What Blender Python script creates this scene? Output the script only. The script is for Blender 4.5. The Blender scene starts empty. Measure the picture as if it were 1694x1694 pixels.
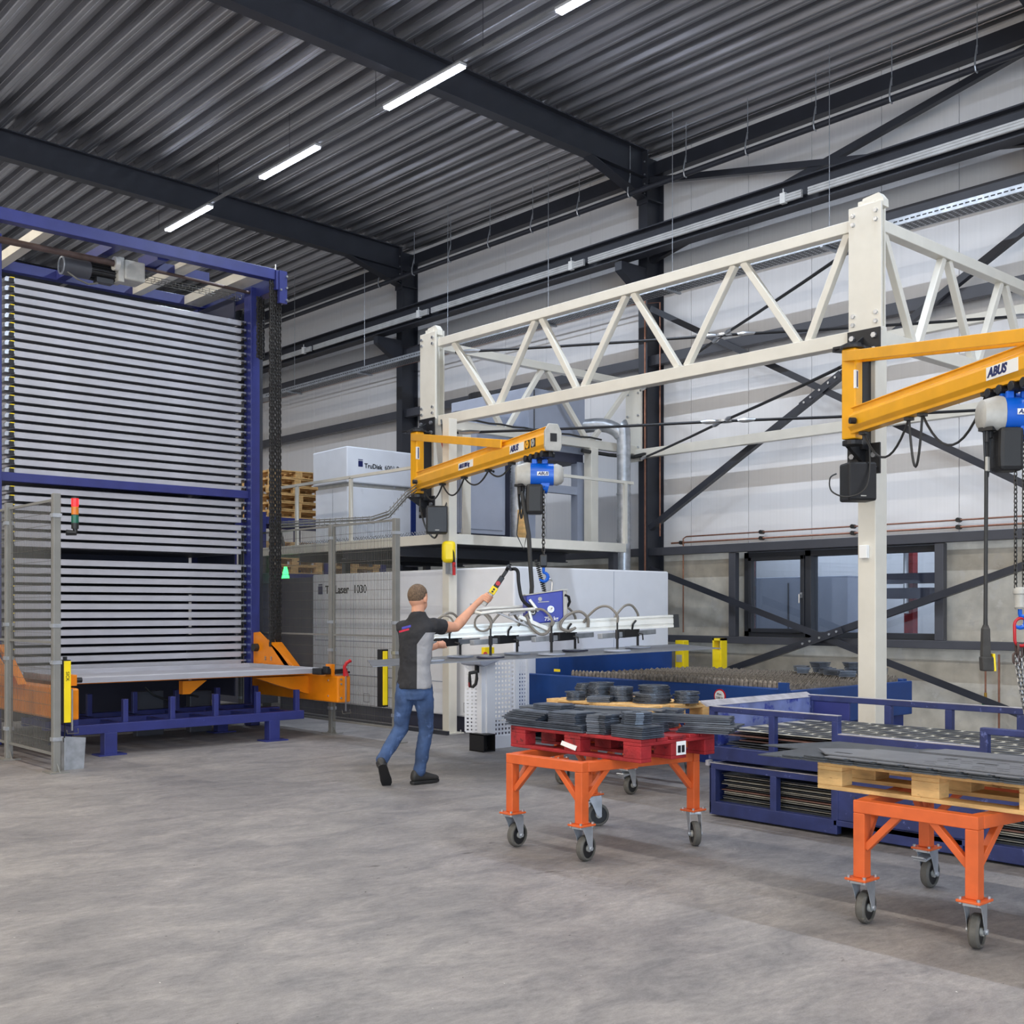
import bpy, bmesh, math, random
from mathutils import Vector, Matrix, Quaternion
random.seed(7)
scene = bpy.context.scene
C = scene.collection
PI = math.pi

# ---------------------------------------------------------------- camera
cam_d = bpy.data.cameras.new('camera')
cam = bpy.data.objects.new('camera', cam_d)
C.objects.link(cam)
cam.location = (0, 0, 1.55)
cam.rotation_euler = (PI / 2, 0, math.radians(-42.07))
cam_d.sensor_width = 36
cam_d.lens = 36 * 1880 / 1694
cam_d.shift_y = (1009 - 847) / 1694
cam_d.clip_end = 200
scene.camera = cam

# ---------------------------------------------------------------- colour management
scene.view_settings.view_transform = 'Standard'
scene.view_settings.look = 'None'
scene.view_settings.gamma = 1
scene.view_settings.exposure = 0.32
scene.view_settings.use_curve_mapping = False

# ---------------------------------------------------------------- world (daylight outside the openings)
world = bpy.data.worlds.new('world')
scene.world = world
world.use_nodes = True
wn = world.node_tree.nodes
wn['Background'].inputs[0].default_value = (0.75, 0.85, 1.0, 1)
wn['Background'].inputs[1].default_value = 1.0

def area(name, loc, rot, sx, sy, power, col=(1, 1, 1)):
    l = bpy.data.lights.new(name, 'AREA')
    l.shape = 'RECTANGLE'; l.size = sx; l.size_y = sy; l.energy = power; l.color = col
    o = bpy.data.objects.new(name, l); C.objects.link(o)
    o.location = loc; o.rotation_euler = rot
    return o

LAMP_Z = 8.22
LAMP_ROWS = (8.83, 2.3, -4.2)
LAMP_Y = [17.97 - 3.25 * k for k in range(9)]           # lamp centres along each row
LAMP_COL = ((0.74, 0.85, 1.0), (1.0, 0.91, 0.76), (1.0, 0.91, 0.76))   # cool row near the wall, warmer rows beyond
for r_, X_ in enumerate(LAMP_ROWS):
    for Y_ in LAMP_Y:
        area('lamp_light', (X_, Y_, LAMP_Z - 0.075), (0, 0, 0), 0.07, 1.6, (84, 92, 86)[r_], LAMP_COL[r_])
# added fill lights without modelled doors: cool from behind the camera, warm from the left
area('rear_daylight_fill', (-3.5, -8.6, 2.6), (PI / 2, 0, 0), 9, 5, 1050, (0.60, 0.79, 1.0))
area('left_warm_fill', (-10.6, 5.0, 2.8), (PI / 2, 0, -PI / 2), 9, 5, 420, (1.0, 0.90, 0.76))

# ---------------------------------------------------------------- materials
def lin(c):
    c = c / 255.0
    return c / 12.92 if c <= 0.04045 else ((c + 0.055) / 1.055) ** 2.4

def rgb(c):
    return (lin(c[0]), lin(c[1]), lin(c[2]), 1)

def mat(name, col, rough=0.5, metal=0.0, var=0.06, scale=6.0, bump=0.0, bscale=60.0, wear=None, wamt=0.62, wscale=9.0,
        emit=0, spec=0.5, rnd=0.0, trans=0.0, stretch=(1, 1, 1)):
    m = bpy.data.materials.new(name); m.use_nodes = True
    nt = m.node_tree; n = nt.nodes; L = nt.links
    b = n['Principled BSDF']
    b.inputs['Roughness'].default_value = rough
    b.inputs['Metallic'].default_value = metal
    b.inputs['Specular IOR Level'].default_value = spec
    tc = n.new('ShaderNodeTexCoord')
    mp = n.new('ShaderNodeMapping'); mp.inputs['Scale'].default_value = stretch
    L.new(tc.outputs['Object'], mp.inputs[0])
    nz = n.new('ShaderNodeTexNoise'); nz.inputs['Scale'].default_value = scale; nz.inputs['Detail'].default_value = 5
    L.new(mp.outputs[0], nz.inputs['Vector'])
    rp = n.new('ShaderNodeValToRGB')
    c0 = rgb(col)
    rp.color_ramp.elements[0].position = 0.3; rp.color_ramp.elements[1].position = 0.7
    rp.color_ramp.elements[0].color = [max(0, x * (1 - var * 2)) for x in c0[:3]] + [1]
    rp.color_ramp.elements[1].color = [min(1, x * (1 + var * 2)) for x in c0[:3]] + [1]
    L.new(nz.outputs['Fac'], rp.inputs[0])
    out = rp.outputs[0]
    if wear:
        n2 = n.new('ShaderNodeTexNoise'); n2.inputs['Scale'].default_value = wscale; n2.inputs['Detail'].default_value = 8
        n2.inputs['Roughness'].default_value = 0.7
        L.new(mp.outputs[0], n2.inputs['Vector'])
        r2 = n.new('ShaderNodeValToRGB')
        r2.color_ramp.elements[0].position = wamt; r2.color_ramp.elements[1].position = wamt + 0.06
        L.new(n2.outputs['Fac'], r2.inputs[0])
        mx = n.new('ShaderNodeMixRGB'); mx.inputs[2].default_value = rgb(wear)
        L.new(r2.outputs[0], mx.inputs[0]); L.new(out, mx.inputs[1]); out = mx.outputs[0]
    if rnd:
        oi = n.new('ShaderNodeObjectInfo'); mr = n.new('ShaderNodeMapRange'); mr.inputs[3].default_value = 1 - rnd; mr.inputs[4].default_value = 1 + rnd
        L.new(oi.outputs['Random'], mr.inputs[0])
        hv = n.new('ShaderNodeHueSaturation'); L.new(mr.outputs[0], hv.inputs['Value']); L.new(out, hv.inputs['Color']); out = hv.outputs[0]
    L.new(out, b.inputs['Base Color'])
    if bump:
        n3 = n.new('ShaderNodeTexNoise'); n3.inputs['Scale'].default_value = bscale; n3.inputs['Detail'].default_value = 4
        L.new(mp.outputs[0], n3.inputs['Vector'])
        bp = n.new('ShaderNodeBump'); bp.inputs['Strength'].default_value = bump; bp.inputs['Distance'].default_value = 0.01
        L.new(n3.outputs['Fac'], bp.inputs['Height']); L.new(bp.outputs[0], b.inputs['Normal'])
    if emit:
        b.inputs['Emission Color'].default_value = c0; b.inputs['Emission Strength'].default_value = emit
    if trans:
        b.inputs['Transmission Weight'].default_value = trans
    return m

M = {}
M['steel_dark'] = mat('painted_steel_anthracite', (50, 52, 60), 0.42, 0, 0.06, 3)
M['steel_girt'] = mat('painted_steel_grey', (72, 73, 80), 0.45, 0, 0.05, 3)
M['deck'] = mat('galvanised_deck', (176, 176, 180), 0.30, 0.85, 0.10, 5, 0.06, 60, stretch=(1, 0.15, 1))
M['panel'] = mat('wall_panel_white', (238, 236, 236), 0.5, 0, 0.012, 2, stretch=(1, 14, 0.1))
M['joint'] = mat('joint_dark', (90, 90, 94), 0.8)
M['concrete_wall'] = mat('concrete_wall', (194, 188, 176), 0.85, 0, 0.10, 4, 0.15, 40, wear=(196, 191, 182), wamt=0.55, wscale=3)
M['white'] = mat('cream_paint', (222, 217, 205), 0.32, 0, 0.02, 5)
M['coolwhite'] = mat('white_machine_paint', (232, 234, 240), 0.4, 0, 0.012, 5)
M['grey_mach'] = mat('grey_machine_panel', (158, 164, 180), 0.45, 0, 0.02, 5)
M['dark_mach'] = mat('dark_machine_panel', (58, 60, 78), 0.5, 0, 0.03, 5)
M['black'] = mat('black_plastic', (26, 26, 28), 0.5, 0, 0.05, 10)
M['blackmetal'] = mat('black_cast_metal', (34, 34, 37), 0.4, 0.2, 0.05, 10)
M['rubber'] = mat('dark_rubber', (60, 58, 56), 0.75, 0, 0.12, 12, wear=(92, 88, 82), wamt=0.58)
M['tyre'] = mat('grey_wheel_rubber', (88, 85, 80), 0.7, 0, 0.10, 20, wear=(120, 114, 104), wamt=0.6)
M['jib'] = mat('signal_yellow_paint', (240, 172, 22), 0.33, 0, 0.04, 4)
M['yellow'] = mat('yellow_plastic', (246, 216, 20), 0.4, 0, 0.03, 6)
M['hoist_blue'] = mat('hoist_blue', (8, 92, 200), 0.3, 0, 0.03, 8)
M['hoist_grey'] = mat('cast_aluminium', (178, 176, 170), 0.5, 0.15, 0.05, 14, 0.1)
M['lift_blue'] = mat('lifter_blue', (42, 54, 160), 0.35, 0, 0.04, 8)
M['alu'] = mat('aluminium', (214, 212, 206), 0.35, 0.35, 0.04, 8)
M['steel'] = mat('bright_steel', (196, 198, 202), 0.28, 0.85, 0.06, 10)
M['chain'] = mat('chain_steel', (150, 150, 152), 0.35, 0.8, 0.15, 30)
M['chain_dark'] = mat('greased_chain', (62, 60, 58), 0.45, 0.6, 0.15, 30)
M['tray'] = mat('zinc_tray_steel', (176, 176, 184), 0.42, 0.25, 0.05, 2.5, wear=(168, 168, 178), wamt=0.66, stretch=(1, 1, 4))
M['rack_blue'] = mat('rack_blue_paint', (46, 52, 114), 0.38, 0, 0.06, 5, wear=(84, 92, 160), wamt=0.68, wscale=16)
M['table_blue'] = mat('table_blue_paint', (18, 62, 128), 0.42, 0, 0.05, 4)
M['deep_blue'] = mat('cabinet_blue', (14, 42, 112), 0.4, 0, 0.03, 4)
M['bin_blue'] = mat('scratched_bin_blue', (42, 52, 102), 0.45, 0, 0.12, 7, 0.1, 40, wear=(92, 102, 156), wamt=0.62, wscale=13)
M['bin_worn'] = mat('worn_bin_blue', (112, 124, 176), 0.5, 0, 0.16, 5, wear=(54, 66, 148), wamt=0.54, wscale=6)
M['bin_edge'] = mat('bare_edge_steel', (186, 184, 192), 0.4, 0.4, 0.12, 12)
M['orange'] = mat('elevator_orange', (232, 134, 10), 0.35, 0, 0.05, 4)
M['cart'] = mat('cart_orange_paint', (206, 93, 42), 0.42, 0, 0.06, 8, wear=(150, 70, 40), wamt=0.70, wscale=22)
M['red'] = mat('red_plastic', (186, 24, 34), 0.4, 0, 0.05, 8)
M['pallet_red'] = mat('red_pallet_wood', (150, 30, 36), 0.62, 0, 0.16, 9, 0.3, 60, wear=(92, 22, 28), wamt=0.57, wscale=8)
M['wood'] = mat('pallet_wood', (214, 172, 112), 0.7, 0, 0.14, 6, 0.3, 50, wear=(160, 118, 70), wamt=0.60, wscale=5, stretch=(1, 1, 3))
M['sheet'] = mat('blue_black_steel', (84, 91, 103), 0.34, 0.3, 0.14, 12, rnd=0.3)
M['sheet_top'] = mat('mill_scale_steel', (112, 114, 120), 0.40, 0.35, 0.08, 6)
M['sheet_edge'] = mat('cut_edge_steel', (66, 70, 76), 0.45, 0.3, 0.12, 14)
M['sheet_rust'] = mat('rusty_sheet', (122, 90, 82), 0.6, 0.1, 0.14, 10)
M['sheet_pale'] = mat('pale_sheet_edge', (176, 172, 160), 0.5, 0.2, 0.12, 10)
M['slat'] = mat('slat_slag_steel', (142, 132, 120), 0.6, 0.3, 0.25, 30, 0.4, 80)
M['galv'] = mat('galvanised_steel', (176, 180, 186), 0.35, 0.55, 0.10, 12)
M['fence'] = mat('fence_grey_paint', (128, 127, 123), 0.45, 0.1, 0.04, 6)
M['wire'] = mat('fence_wire', (104, 102, 96), 0.5, 0.2, 0.04, 6)
M['copper'] = mat('copper_pipe', (158, 112, 92), 0.35, 0.5, 0.10, 14)
M['cable'] = mat('black_cable', (44, 44, 44), 0.5, 0, 0.05, 20)
M['hose'] = mat('grey_vacuum_hose', (130, 124, 116), 0.5, 0, 0.06, 20)
M['window_frame'] = mat('window_frame_anthracite', (52, 54, 60), 0.4, 0, 0.03, 5)
M['paper'] = mat('white_label', (240, 240, 238), 0.5, 0, 0.01, 5)
M['ink'] = mat('navy_lettering', (20, 30, 90), 0.5, 0, 0.0, 5)
M['inkblack'] = mat('black_lettering', (20, 20, 26), 0.5, 0, 0.0, 5)
M['signred'] = mat('sign_red', (200, 24, 30), 0.45)
M['green'] = mat('green_valve', (10, 92, 58), 0.4)
M['brass'] = mat('brass', (196, 154, 70), 0.35, 0.7)
M['brown'] = mat('shaft_brown_steel', (92, 76, 72), 0.45, 0.4, 0.12, 8)
M['skin'] = mat('skin', (206, 150, 122), 0.55, 0, 0.05, 14)
M['hair'] = mat('short_brown_hair', (104, 84, 66), 0.8, 0, 0.22, 60, 0.5, 220)
M['denim'] = mat('blue_denim', (54, 76, 114), 0.8, 0, 0.22, 7, 0.35, 160, wear=(88, 112, 158), wamt=0.57, wscale=5)
M['shoe'] = mat('black_leather', (44, 43, 42), 0.55, 0, 0.10, 20)
M['lens_red'] = mat('signal_lens_red', (225, 30, 34), 0.3, emit=1.5)
M['lens_amber'] = mat('signal_lens_amber', (214, 120, 30), 0.3)
M['lens_green'] = mat('signal_lens_green', (20, 96, 76), 0.3)
M['glow_green'] = mat('green_light', (60, 255, 110), 0.3, emit=4)
M['lamp_white'] = mat('lamp_tube', (222, 232, 255), 0.4, emit=16)
M['trunking'] = mat('trunking_grey', (128, 128, 130), 0.45)
M['lamp_body'] = mat('trunking_white', (196, 196, 196), 0.4)

def glass_mat():
    m = bpy.data.materials.new('window_glass'); m.use_nodes = True
    nt = m.node_tree; n = nt.nodes; L = nt.links
    n.remove(n['Principled BSDF'])
    g = n.new('ShaderNodeBsdfGlossy'); g.inputs['Roughness'].default_value = 0.02
    g.inputs['Color'].default_value = (0.9, 0.93, 1, 1)
    t = n.new('ShaderNodeBsdfTransparent'); t.inputs['Color'].default_value = (0.80, 0.85, 0.92, 1)
    f = n.new('ShaderNodeFresnel'); f.inputs['IOR'].default_value = 1.5
    a = n.new('ShaderNodeMath'); a.operation = 'ADD'; a.inputs[1].default_value = 0.0
    L.new(f.outputs[0], a.inputs[0])
    x = n.new('ShaderNodeMixShader')
    L.new(a.outputs[0], x.inputs[0]); L.new(t.outputs[0], x.inputs[1]); L.new(g.outputs[0], x.inputs[2])
    L.new(x.outputs[0], n['Material Output'].inputs[0])
    return m
M['glass'] = glass_mat()

def floor_mat():
    m = bpy.data.materials.new('power_floated_concrete'); m.use_nodes = True
    nt = m.node_tree; n = nt.nodes; L = nt.links
    b = n['Principled BSDF']
    tc = n.new('ShaderNodeTexCoord')
    def noise(s, d=6, r=0.6, st=(1, 1, 1), dist=0.0):
        mp = n.new('ShaderNodeMapping'); mp.inputs['Scale'].default_value = st
        mp.inputs['Rotation'].default_value = (0, 0, 0.5)
        L.new(tc.outputs['Object'], mp.inputs[0])
        z = n.new('ShaderNodeTexNoise'); z.inputs['Scale'].default_value = s; z.inputs['Detail'].default_value = d
        z.inputs['Roughness'].default_value = r; z.inputs['Distortion'].default_value = dist
        L.new(mp.outputs[0], z.inputs['Vector']); return z.outputs['Fac']
    def ramp(src, p0, p1, a, c):
        r = n.new('ShaderNodeValToRGB'); e = r.color_ramp.elements
        e[0].position = p0; e[1].position = p1; e[0].color = rgb(a); e[1].color = rgb(c)
        L.new(src, r.inputs[0]); return r.outputs[0]
    def mix(f, a, c, t='MIX'):
        x = n.new('ShaderNodeMixRGB'); x.blend_type = t
        if isinstance(f, float): x.inputs[0].default_value = f
        else: L.new(f, x.inputs[0])
        L.new(a, x.inputs[1]); L.new(c, x.inputs[2]); return x.outputs[0]
    base = ramp(noise(0.55, 7, 0.62, dist=0.6), 0.35, 0.65, (150, 147, 148), (176, 172, 170))
    mid = ramp(noise(1.9, 9, 0.7, (1, 1.8, 1), 0.8), 0.36, 0.64, (206, 206, 208), (255, 253, 250))
    fine = ramp(noise(14, 8, 0.75, (1, 2.2, 1)), 0.32, 0.66, (214, 214, 214), (255, 255, 255))
    col = mix(1.0, mix(1.0, base, mid, 'MULTIPLY'), fine, 'MULTIPLY')
    # small oil stains
    st = ramp(noise(3.1, 3, 0.5, (1, 1.6, 1), 1.2), 0.70, 0.78, (255, 255, 255), (176, 172, 170))
    col = mix(1.0, col, st, 'MULTIPLY')
    dk = ramp(noise(22, 3, 0.6, (1, 1.5, 1), 0.4), 0.715, 0.745, (255, 255, 255), (120, 116, 114))
    col = mix(1.0, col, dk, 'MULTIPLY')
    gr = ramp(noise(120, 4, 0.8), 0.3, 0.7, (224, 224, 226), (255, 255, 255))
    col = mix(1.0, col, gr, 'MULTIPLY')
    sp = ramp(noise(38, 2, 0.5), 0.775, 0.80, (0, 0, 0), (255, 255, 255))
    wt = n.new('ShaderNodeRGB'); wt.outputs[0].default_value = rgb((214, 212, 206))
    col = mix(sp, col, wt.outputs[0])
    L.new(col, b.inputs['Base Color'])
    rr = n.new('ShaderNodeMapRange'); rr.inputs[3].default_value = 0.42; rr.inputs[4].default_value = 0.68
    L.new(noise(2.3, 6, 0.6), rr.inputs[0]); L.new(rr.outputs[0], b.inputs['Roughness'])
    bp = n.new('ShaderNodeBump'); bp.inputs['Strength'].default_value = 0.12; bp.inputs['Distance'].default_value = 0.01
    L.new(noise(30, 6, 0.7), bp.inputs['Height']); L.new(bp.outputs[0], b.inputs['Normal'])
    b.inputs['Specular IOR Level'].default_value = 0.4
    return m
M['floor'] = floor_mat()

# ---------------------------------------------------------------- geometry helpers
def V(*a): return Vector(a)

def world_mat(o):
    m = Matrix.Identity(4)
    while o:
        m = o.matrix_basis @ m
        o = o.parent
    return m

class G:
    """collects shapes given in world coordinates (or local ones with local=True) into one mesh"""
    def __init__(s): s.b = bmesh.new()
    def face8(s, p):
        v = [s.b.verts.new(q) for q in p]
        for f in ((0, 3, 2, 1), (4, 5, 6, 7), (0, 1, 5, 4), (1, 2, 6, 5), (2, 3, 7, 6), (3, 0, 4, 7)):
            s.b.faces.new([v[i] for i in f])
        return s
    def box(s, x0, x1, y0, y1, z0, z1):
        return s.face8([(x0, y0, z0), (x1, y0, z0), (x1, y1, z0), (x0, y1, z0), (x0, y0, z1), (x1, y0, z1), (x1, y1, z1), (x0, y1, z1)])
    def obox(s, c, size, m=None, rz=0.0):
        m = m or Matrix.Rotation(rz, 3, 'Z')
        c = Vector(c); a, b_, h = [q / 2 for q in size]
        P = [(-a, -b_, -h), (a, -b_, -h), (a, b_, -h), (-a, b_, -h), (-a, -b_, h), (a, -b_, h), (a, b_, h), (-a, b_, h)]
        return s.face8([c + m @ Vector(q) for q in P])
    def frame(s, p, q, up=(0, 0, 1)):
        p = Vector(p); q = Vector(q); d = (q - p).normalized(); u = Vector(up)
        if abs(d.dot(u)) > 0.98: u = Vector((0, 1, 0))
        r = d.cross(u).normalized(); u = r.cross(d).normalized()
        return p, q, r, u
    def bar(s, p, q, w, h, up=(0, 0, 1)):
        p, q, r, u = s.frame(p, q, up)
        a = r * w / 2; b_ = u * h / 2
        return s.face8([p - a - b_, p + a - b_, q + a - b_, q - a - b_, p - a + b_, p + a + b_, q + a + b_, q - a + b_])
    def poly(s, pts, d):
        """closed polygon of 3-D points extruded by vector d"""
        d = Vector(d)
        a = [s.b.verts.new(Vector(p)) for p in pts]; c = [s.b.verts.new(Vector(p) + d) for p in pts]
        n = len(pts)
        s.b.faces.new(a[::-1]); s.b.faces.new(c)
        for i in range(n): s.b.faces.new((a[i], a[(i + 1) % n], c[(i + 1) % n], c[i]))
        return s
    def sect(s, prof, p, q, up=(0, 0, 1)):
        """2-D profile (r,u) swept straight from p to q"""
        p, q, r, u = s.frame(p, q, up)
        return s.poly([p + r * a + u * c for a, c in prof], q - p)
    def ibeam(s, p, q, h, w, tf=0.015, tw=0.01, up=(0, 0, 1)):
        a, b_, t = w / 2, h / 2, tw / 2
        return s.sect([(-a, -b_), (a, -b_), (a, -b_ + tf), (t, -b_ + tf), (t, b_ - tf), (a, b_ - tf), (a, b_), (-a, b_), (-a, b_ - tf),
                       (-t, b_ - tf), (-t, -b_ + tf), (-a, -b_ + tf)], p, q, up)
    def angle(s, p, q, w, t=0.008, up=(0, 0, 1)):
        return s.sect([(0, 0), (w, 0), (w, t), (t, t), (t, w), (0, w)], p, q, up)
    def cyl(s, p, q, r, n=12, r2=None):
        p, q, a, u = s.frame(p, q); r2 = r if r2 is None else r2
        A = [s.b.verts.new(p + (a * math.cos(2 * PI * i / n) + u * math.sin(2 * PI * i / n)) * r) for i in range(n)]
        B = [s.b.verts.new(q + (a * math.cos(2 * PI * i / n) + u * math.sin(2 * PI * i / n)) * r2) for i in range(n)]
        s.b.faces.new(A[::-1]); s.b.faces.new(B)
        for i in range(n): s.b.faces.new((A[i], A[(i + 1) % n], B[(i + 1) % n], B[i]))
        return s
    def ring(s, p, q, r, ri, n=20):
        p, q, a, u = s.frame(p, q)
        R = []
        for c, rad in ((p, r), (q, r), (q, ri), (p, ri)):
            R.append([s.b.verts.new(c + (a * math.cos(2 * PI * i / n) + u * math.sin(2 * PI * i / n)) * rad) for i in range(n)])
        for k in range(4):
            A, B = R[k], R[(k + 1) % 4]
            for i in range(n): s.b.faces.new((A[i], A[(i + 1) % n], B[(i + 1) % n], B[i]))
        return s
    def tube(s, pts, r, n=8, closed=False):
        pts = [Vector(p) for p in pts]; N = len(pts)
        T = []
        for i in range(N):
            a = pts[(i - 1) % N] if (i or closed) else pts[0]; c = pts[(i + 1) % N] if (i < N - 1 or closed) else pts[-1]
            T.append((c - a).normalized())
        u = Vector((0, 0, 1)) if abs(T[0].z) < 0.9 else Vector((1, 0, 0))
        u = (u - T[0] * u.dot(T[0])).normalized()
        rings = []
        for i in range(N):
            if i:
                q = T[i - 1].rotation_difference(T[i]); u = q @ u
            w = T[i].cross(u).normalized()
            rad = r[i] if isinstance(r, (list, tuple)) else r
            rings.append([s.b.verts.new(pts[i] + (u * math.cos(2 * PI * k / n) + w * math.sin(2 * PI * k / n)) * rad) for k in range(n)])
        rng = range(N if closed else N - 1)
        for i in rng:
            A, B = rings[i], rings[(i + 1) % N]
            for k in range(n): s.b.faces.new((A[k], A[(k + 1) % n], B[(k + 1) % n], B[k]))
        if not closed:
            s.b.faces.new(rings[0][::-1]); s.b.faces.new(rings[-1])
        return s
    def sph(s, c, r, n=16, m=10, rot=None):
        c = Vector(c); r = (r, r, r) if isinstance(r, (int, float)) else r
        mm = rot or Matrix.Identity(3)
        rows = []
        for j in range(1, m):
            t = PI * j / m
            rows.append([s.b.verts.new(c + mm @ Vector((r[0] * math.sin(t) * math.cos(2 * PI * i / n), r[1] * math.sin(t) * math.sin(2 * PI * i / n), r[2] * math.cos(t)))) for i in range(n)])
        top = s.b.verts.new(c + mm @ Vector((0, 0, r[2]))); bot = s.b.verts.new(c - mm @ Vector((0, 0, r[2])))
        for i in range(n):
            s.b.faces.new((top, rows[0][i], rows[0][(i + 1) % n])); s.b.faces.new((bot, rows[-1][(i + 1) % n], rows[-1][i]))
            for j in range(m - 2): s.b.faces.new((rows[j][i], rows[j + 1][i], rows[j + 1][(i + 1) % n], rows[j][(i + 1) % n]))
        return s
    def loft(s, rows, cap=True):
        """rows: lists of equal length of 3-D points"""
        R = [[s.b.verts.new(Vector(p)) for p in r] for r in rows]; n = len(R[0])
        for A, B in zip(R, R[1:]):
            for i in range(n): s.b.faces.new((A[i], A[(i + 1) % n], B[(i + 1) % n], B[i]))
        if cap: s.b.faces.new(R[0][::-1]); s.b.faces.new(R[-1])
        return s
    def link(s, c, L, w, r, d, side, n=10, k=5):
        """one chain link: a long oval ring at c, long axis d, flat in the plane of d and side"""
        c = Vector(c); d = Vector(d).normalized(); side = Vector(side).normalized()
        pts = []
        for i in range(n):
            t = 2 * PI * i / n
            x = math.cos(t) * w / 2; y = math.sin(t) * w / 2 + (1 if math.sin(t) >= 0 else -1) * (L - w) / 2
            pts.append(c + side * x + d * y)
        return s.tube(pts, r, k, True)
    def chain(s, p, q, pitch=0.034, w=0.024, r=0.0045):
        p = Vector(p); q = Vector(q); d = (q - p); n = max(2, int(d.length / pitch)); u = d.normalized()
        a = u.cross(Vector((0.3, 1, 0.2))).normalized(); b_ = u.cross(a)
        for i in range(n):
            s.link(p + d * ((i + 0.5) / n), pitch * 1.35, w, r, u, a if i % 2 else b_, 8, 4)
        return s
    def done(s, name, m, parent=None, local=False, smooth=False, bevel=0.0, label=None, cat=None, group=None, kind=None, recenter=True):
        b = s.b
        bmesh.ops.recalc_face_normals(b, faces=b.faces)
        loc = Vector((0, 0, 0))
        if parent is not None:
            if not local: b.transform(world_mat(parent).inverted())
        elif recenter and b.verts:
            xs = [v.co.x for v in b.verts]; ys = [v.co.y for v in b.verts]; zs = [v.co.z for v in b.verts]
            loc = Vector(((min(xs) + max(xs)) / 2, (min(ys) + max(ys)) / 2, min(zs)))
            b.transform(Matrix.Translation(-loc))
        me = bpy.data.meshes.new(name); b.to_mesh(me); b.free()
        me.materials.append(M[m] if isinstance(m, str) else m)
        if smooth:
            for p in me.polygons: p.use_smooth = True
            if smooth != 'all': me.set_sharp_from_angle(angle=math.radians(38))
        o = bpy.data.objects.new(name, me); C.objects.link(o); o.location = loc
        if parent is not None: o.parent = parent
        if bevel:
            md = o.modifiers.new('bevel', 'BEVEL'); md.width = bevel; md.segments = 2; md.limit_method = 'ANGLE'; md.angle_limit = 0.6
        tag(o, label, cat, group, kind)
        return o

def tag(o, label=None, cat=None, group=None, kind=None):
    if label: o['label'] = label
    if cat: o['category'] = cat
    if group: o['group'] = group
    if kind: o['kind'] = kind
    return o

def thing(name, label, cat, loc=(0, 0, 0), rz=0.0, group=None, kind=None):
    o = bpy.data.objects.new(name, None); C.objects.link(o)
    o.empty_display_size = 0.1
    o.location = loc; o.rotation_euler = (0, 0, rz)
    return tag(o, label, cat, group, kind)

def copy_obj(o, parent=None, loc=None, rz=None, label=None):
    c = o.copy(); C.objects.link(c)
    if parent is not None: c.parent = parent
    for ch in list(o.children): copy_obj(ch, c)
    if loc is not None: c.location = loc
    if rz is not None: c.rotation_euler = (0, 0, rz)
    if label: c['label'] = label
    return c

def text(name, s, size, m, origin, xdir, updir, parent=None, bold=0.0, align='LEFT', depth=0.001, kind=None, label=None, cat=None, shear=0.0):
    cu = bpy.data.curves.new(name, 'FONT'); cu.body = s; cu.size = size; cu.extrude = depth; cu.align_x = align; cu.offset = bold
    cu.shear = shear
    cu.resolution_u = 3
    t = bpy.data.objects.new(name, cu); C.objects.link(t)
    bpy.context.view_layer.update()
    me = bpy.data.meshes.new_from_object(t.evaluated_get(bpy.context.evaluated_depsgraph_get()))
    bpy.data.objects.remove(t); bpy.data.curves.remove(cu)
    x = Vector(xdir).normalized(); u = Vector(updir).normalized(); n = x.cross(u).normalized(); u = n.cross(x).normalized()
    R = Matrix((x, u, n)).transposed().to_4x4()
    me.transform(Matrix.Translation(Vector(origin)) @ R)
    if parent is not None: me.transform(world_mat(parent).inverted())
    me.materials.clear(); me.materials.append(M[m])
    o = bpy.data.objects.new(name, me); C.objects.link(o)
    if parent is not None: o.parent = parent
    return tag(o, label, cat, None, kind)

def bolts(parent, pts, d, r=0.016, l=0.02, name='bolt', m='steel'):
    for p in pts:
        p = Vector(p); G().cyl(p, p + Vector(d).normalized() * l, r, 6).done(name, m, parent)

def sag(p, q, drop, n=10):
    p = Vector(p); q = Vector(q)
    return [p.lerp(q, i / n) - Vector((0, 0, drop * 4 * (i / n) * (1 - i / n))) for i in range(n + 1)]

def smooth_path(pts, k=5):
    pts = [Vector(p) for p in pts]; out = []
    for i in range(len(pts) - 1):
        a = pts[max(0, i - 1)]; b_ = pts[i]; c = pts[i + 1]; d = pts[min(len(pts) - 1, i + 2)]
        for j in range(k):
            t = j / k
            out.append(0.5 * ((2 * b_) + (c - a) * t + (2 * a - 5 * b_ + 4 * c - d) * t * t + (3 * b_ - a - 3 * c + d) * t ** 3))
    return out + [pts[-1]]

RV = Vector((0.7423, -0.67, 0))     # camera's right-hand direction, horizontal across the image
FV = Vector((0.67, 0.7423, 0))      # camera's horizontal line of sight
ORD = ['', 'first', 'second', 'third', 'fourth', 'fifth', 'sixth', 'seventh', 'eighth', 'ninth', 'tenth', 'eleventh', 'twelfth', 'thirteenth',
       'fourteenth', 'fifteenth', 'sixteenth', 'seventeenth', 'eighteenth', 'nineteenth', 'twentieth', 'twenty-first', 'twenty-second',
       'twenty-third', 'twenty-fourth', 'twenty-fifth']

# ================================================================ THE HALL (wall, roof and lamp numbers scaled up about the camera)
WX = 13.97                                   # inner face of the right-hand wall
PORT = (-0.97, 5.48, 11.93, 18.38, 24.83)    # portal frames
def zt(x): return 8.774 + 0.027 * (WX - x)   # underside of the roof deck

G().box(-11, 18, -9, 27, -0.2, 0).done('floor', 'floor', kind='structure', recenter=False)

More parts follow.
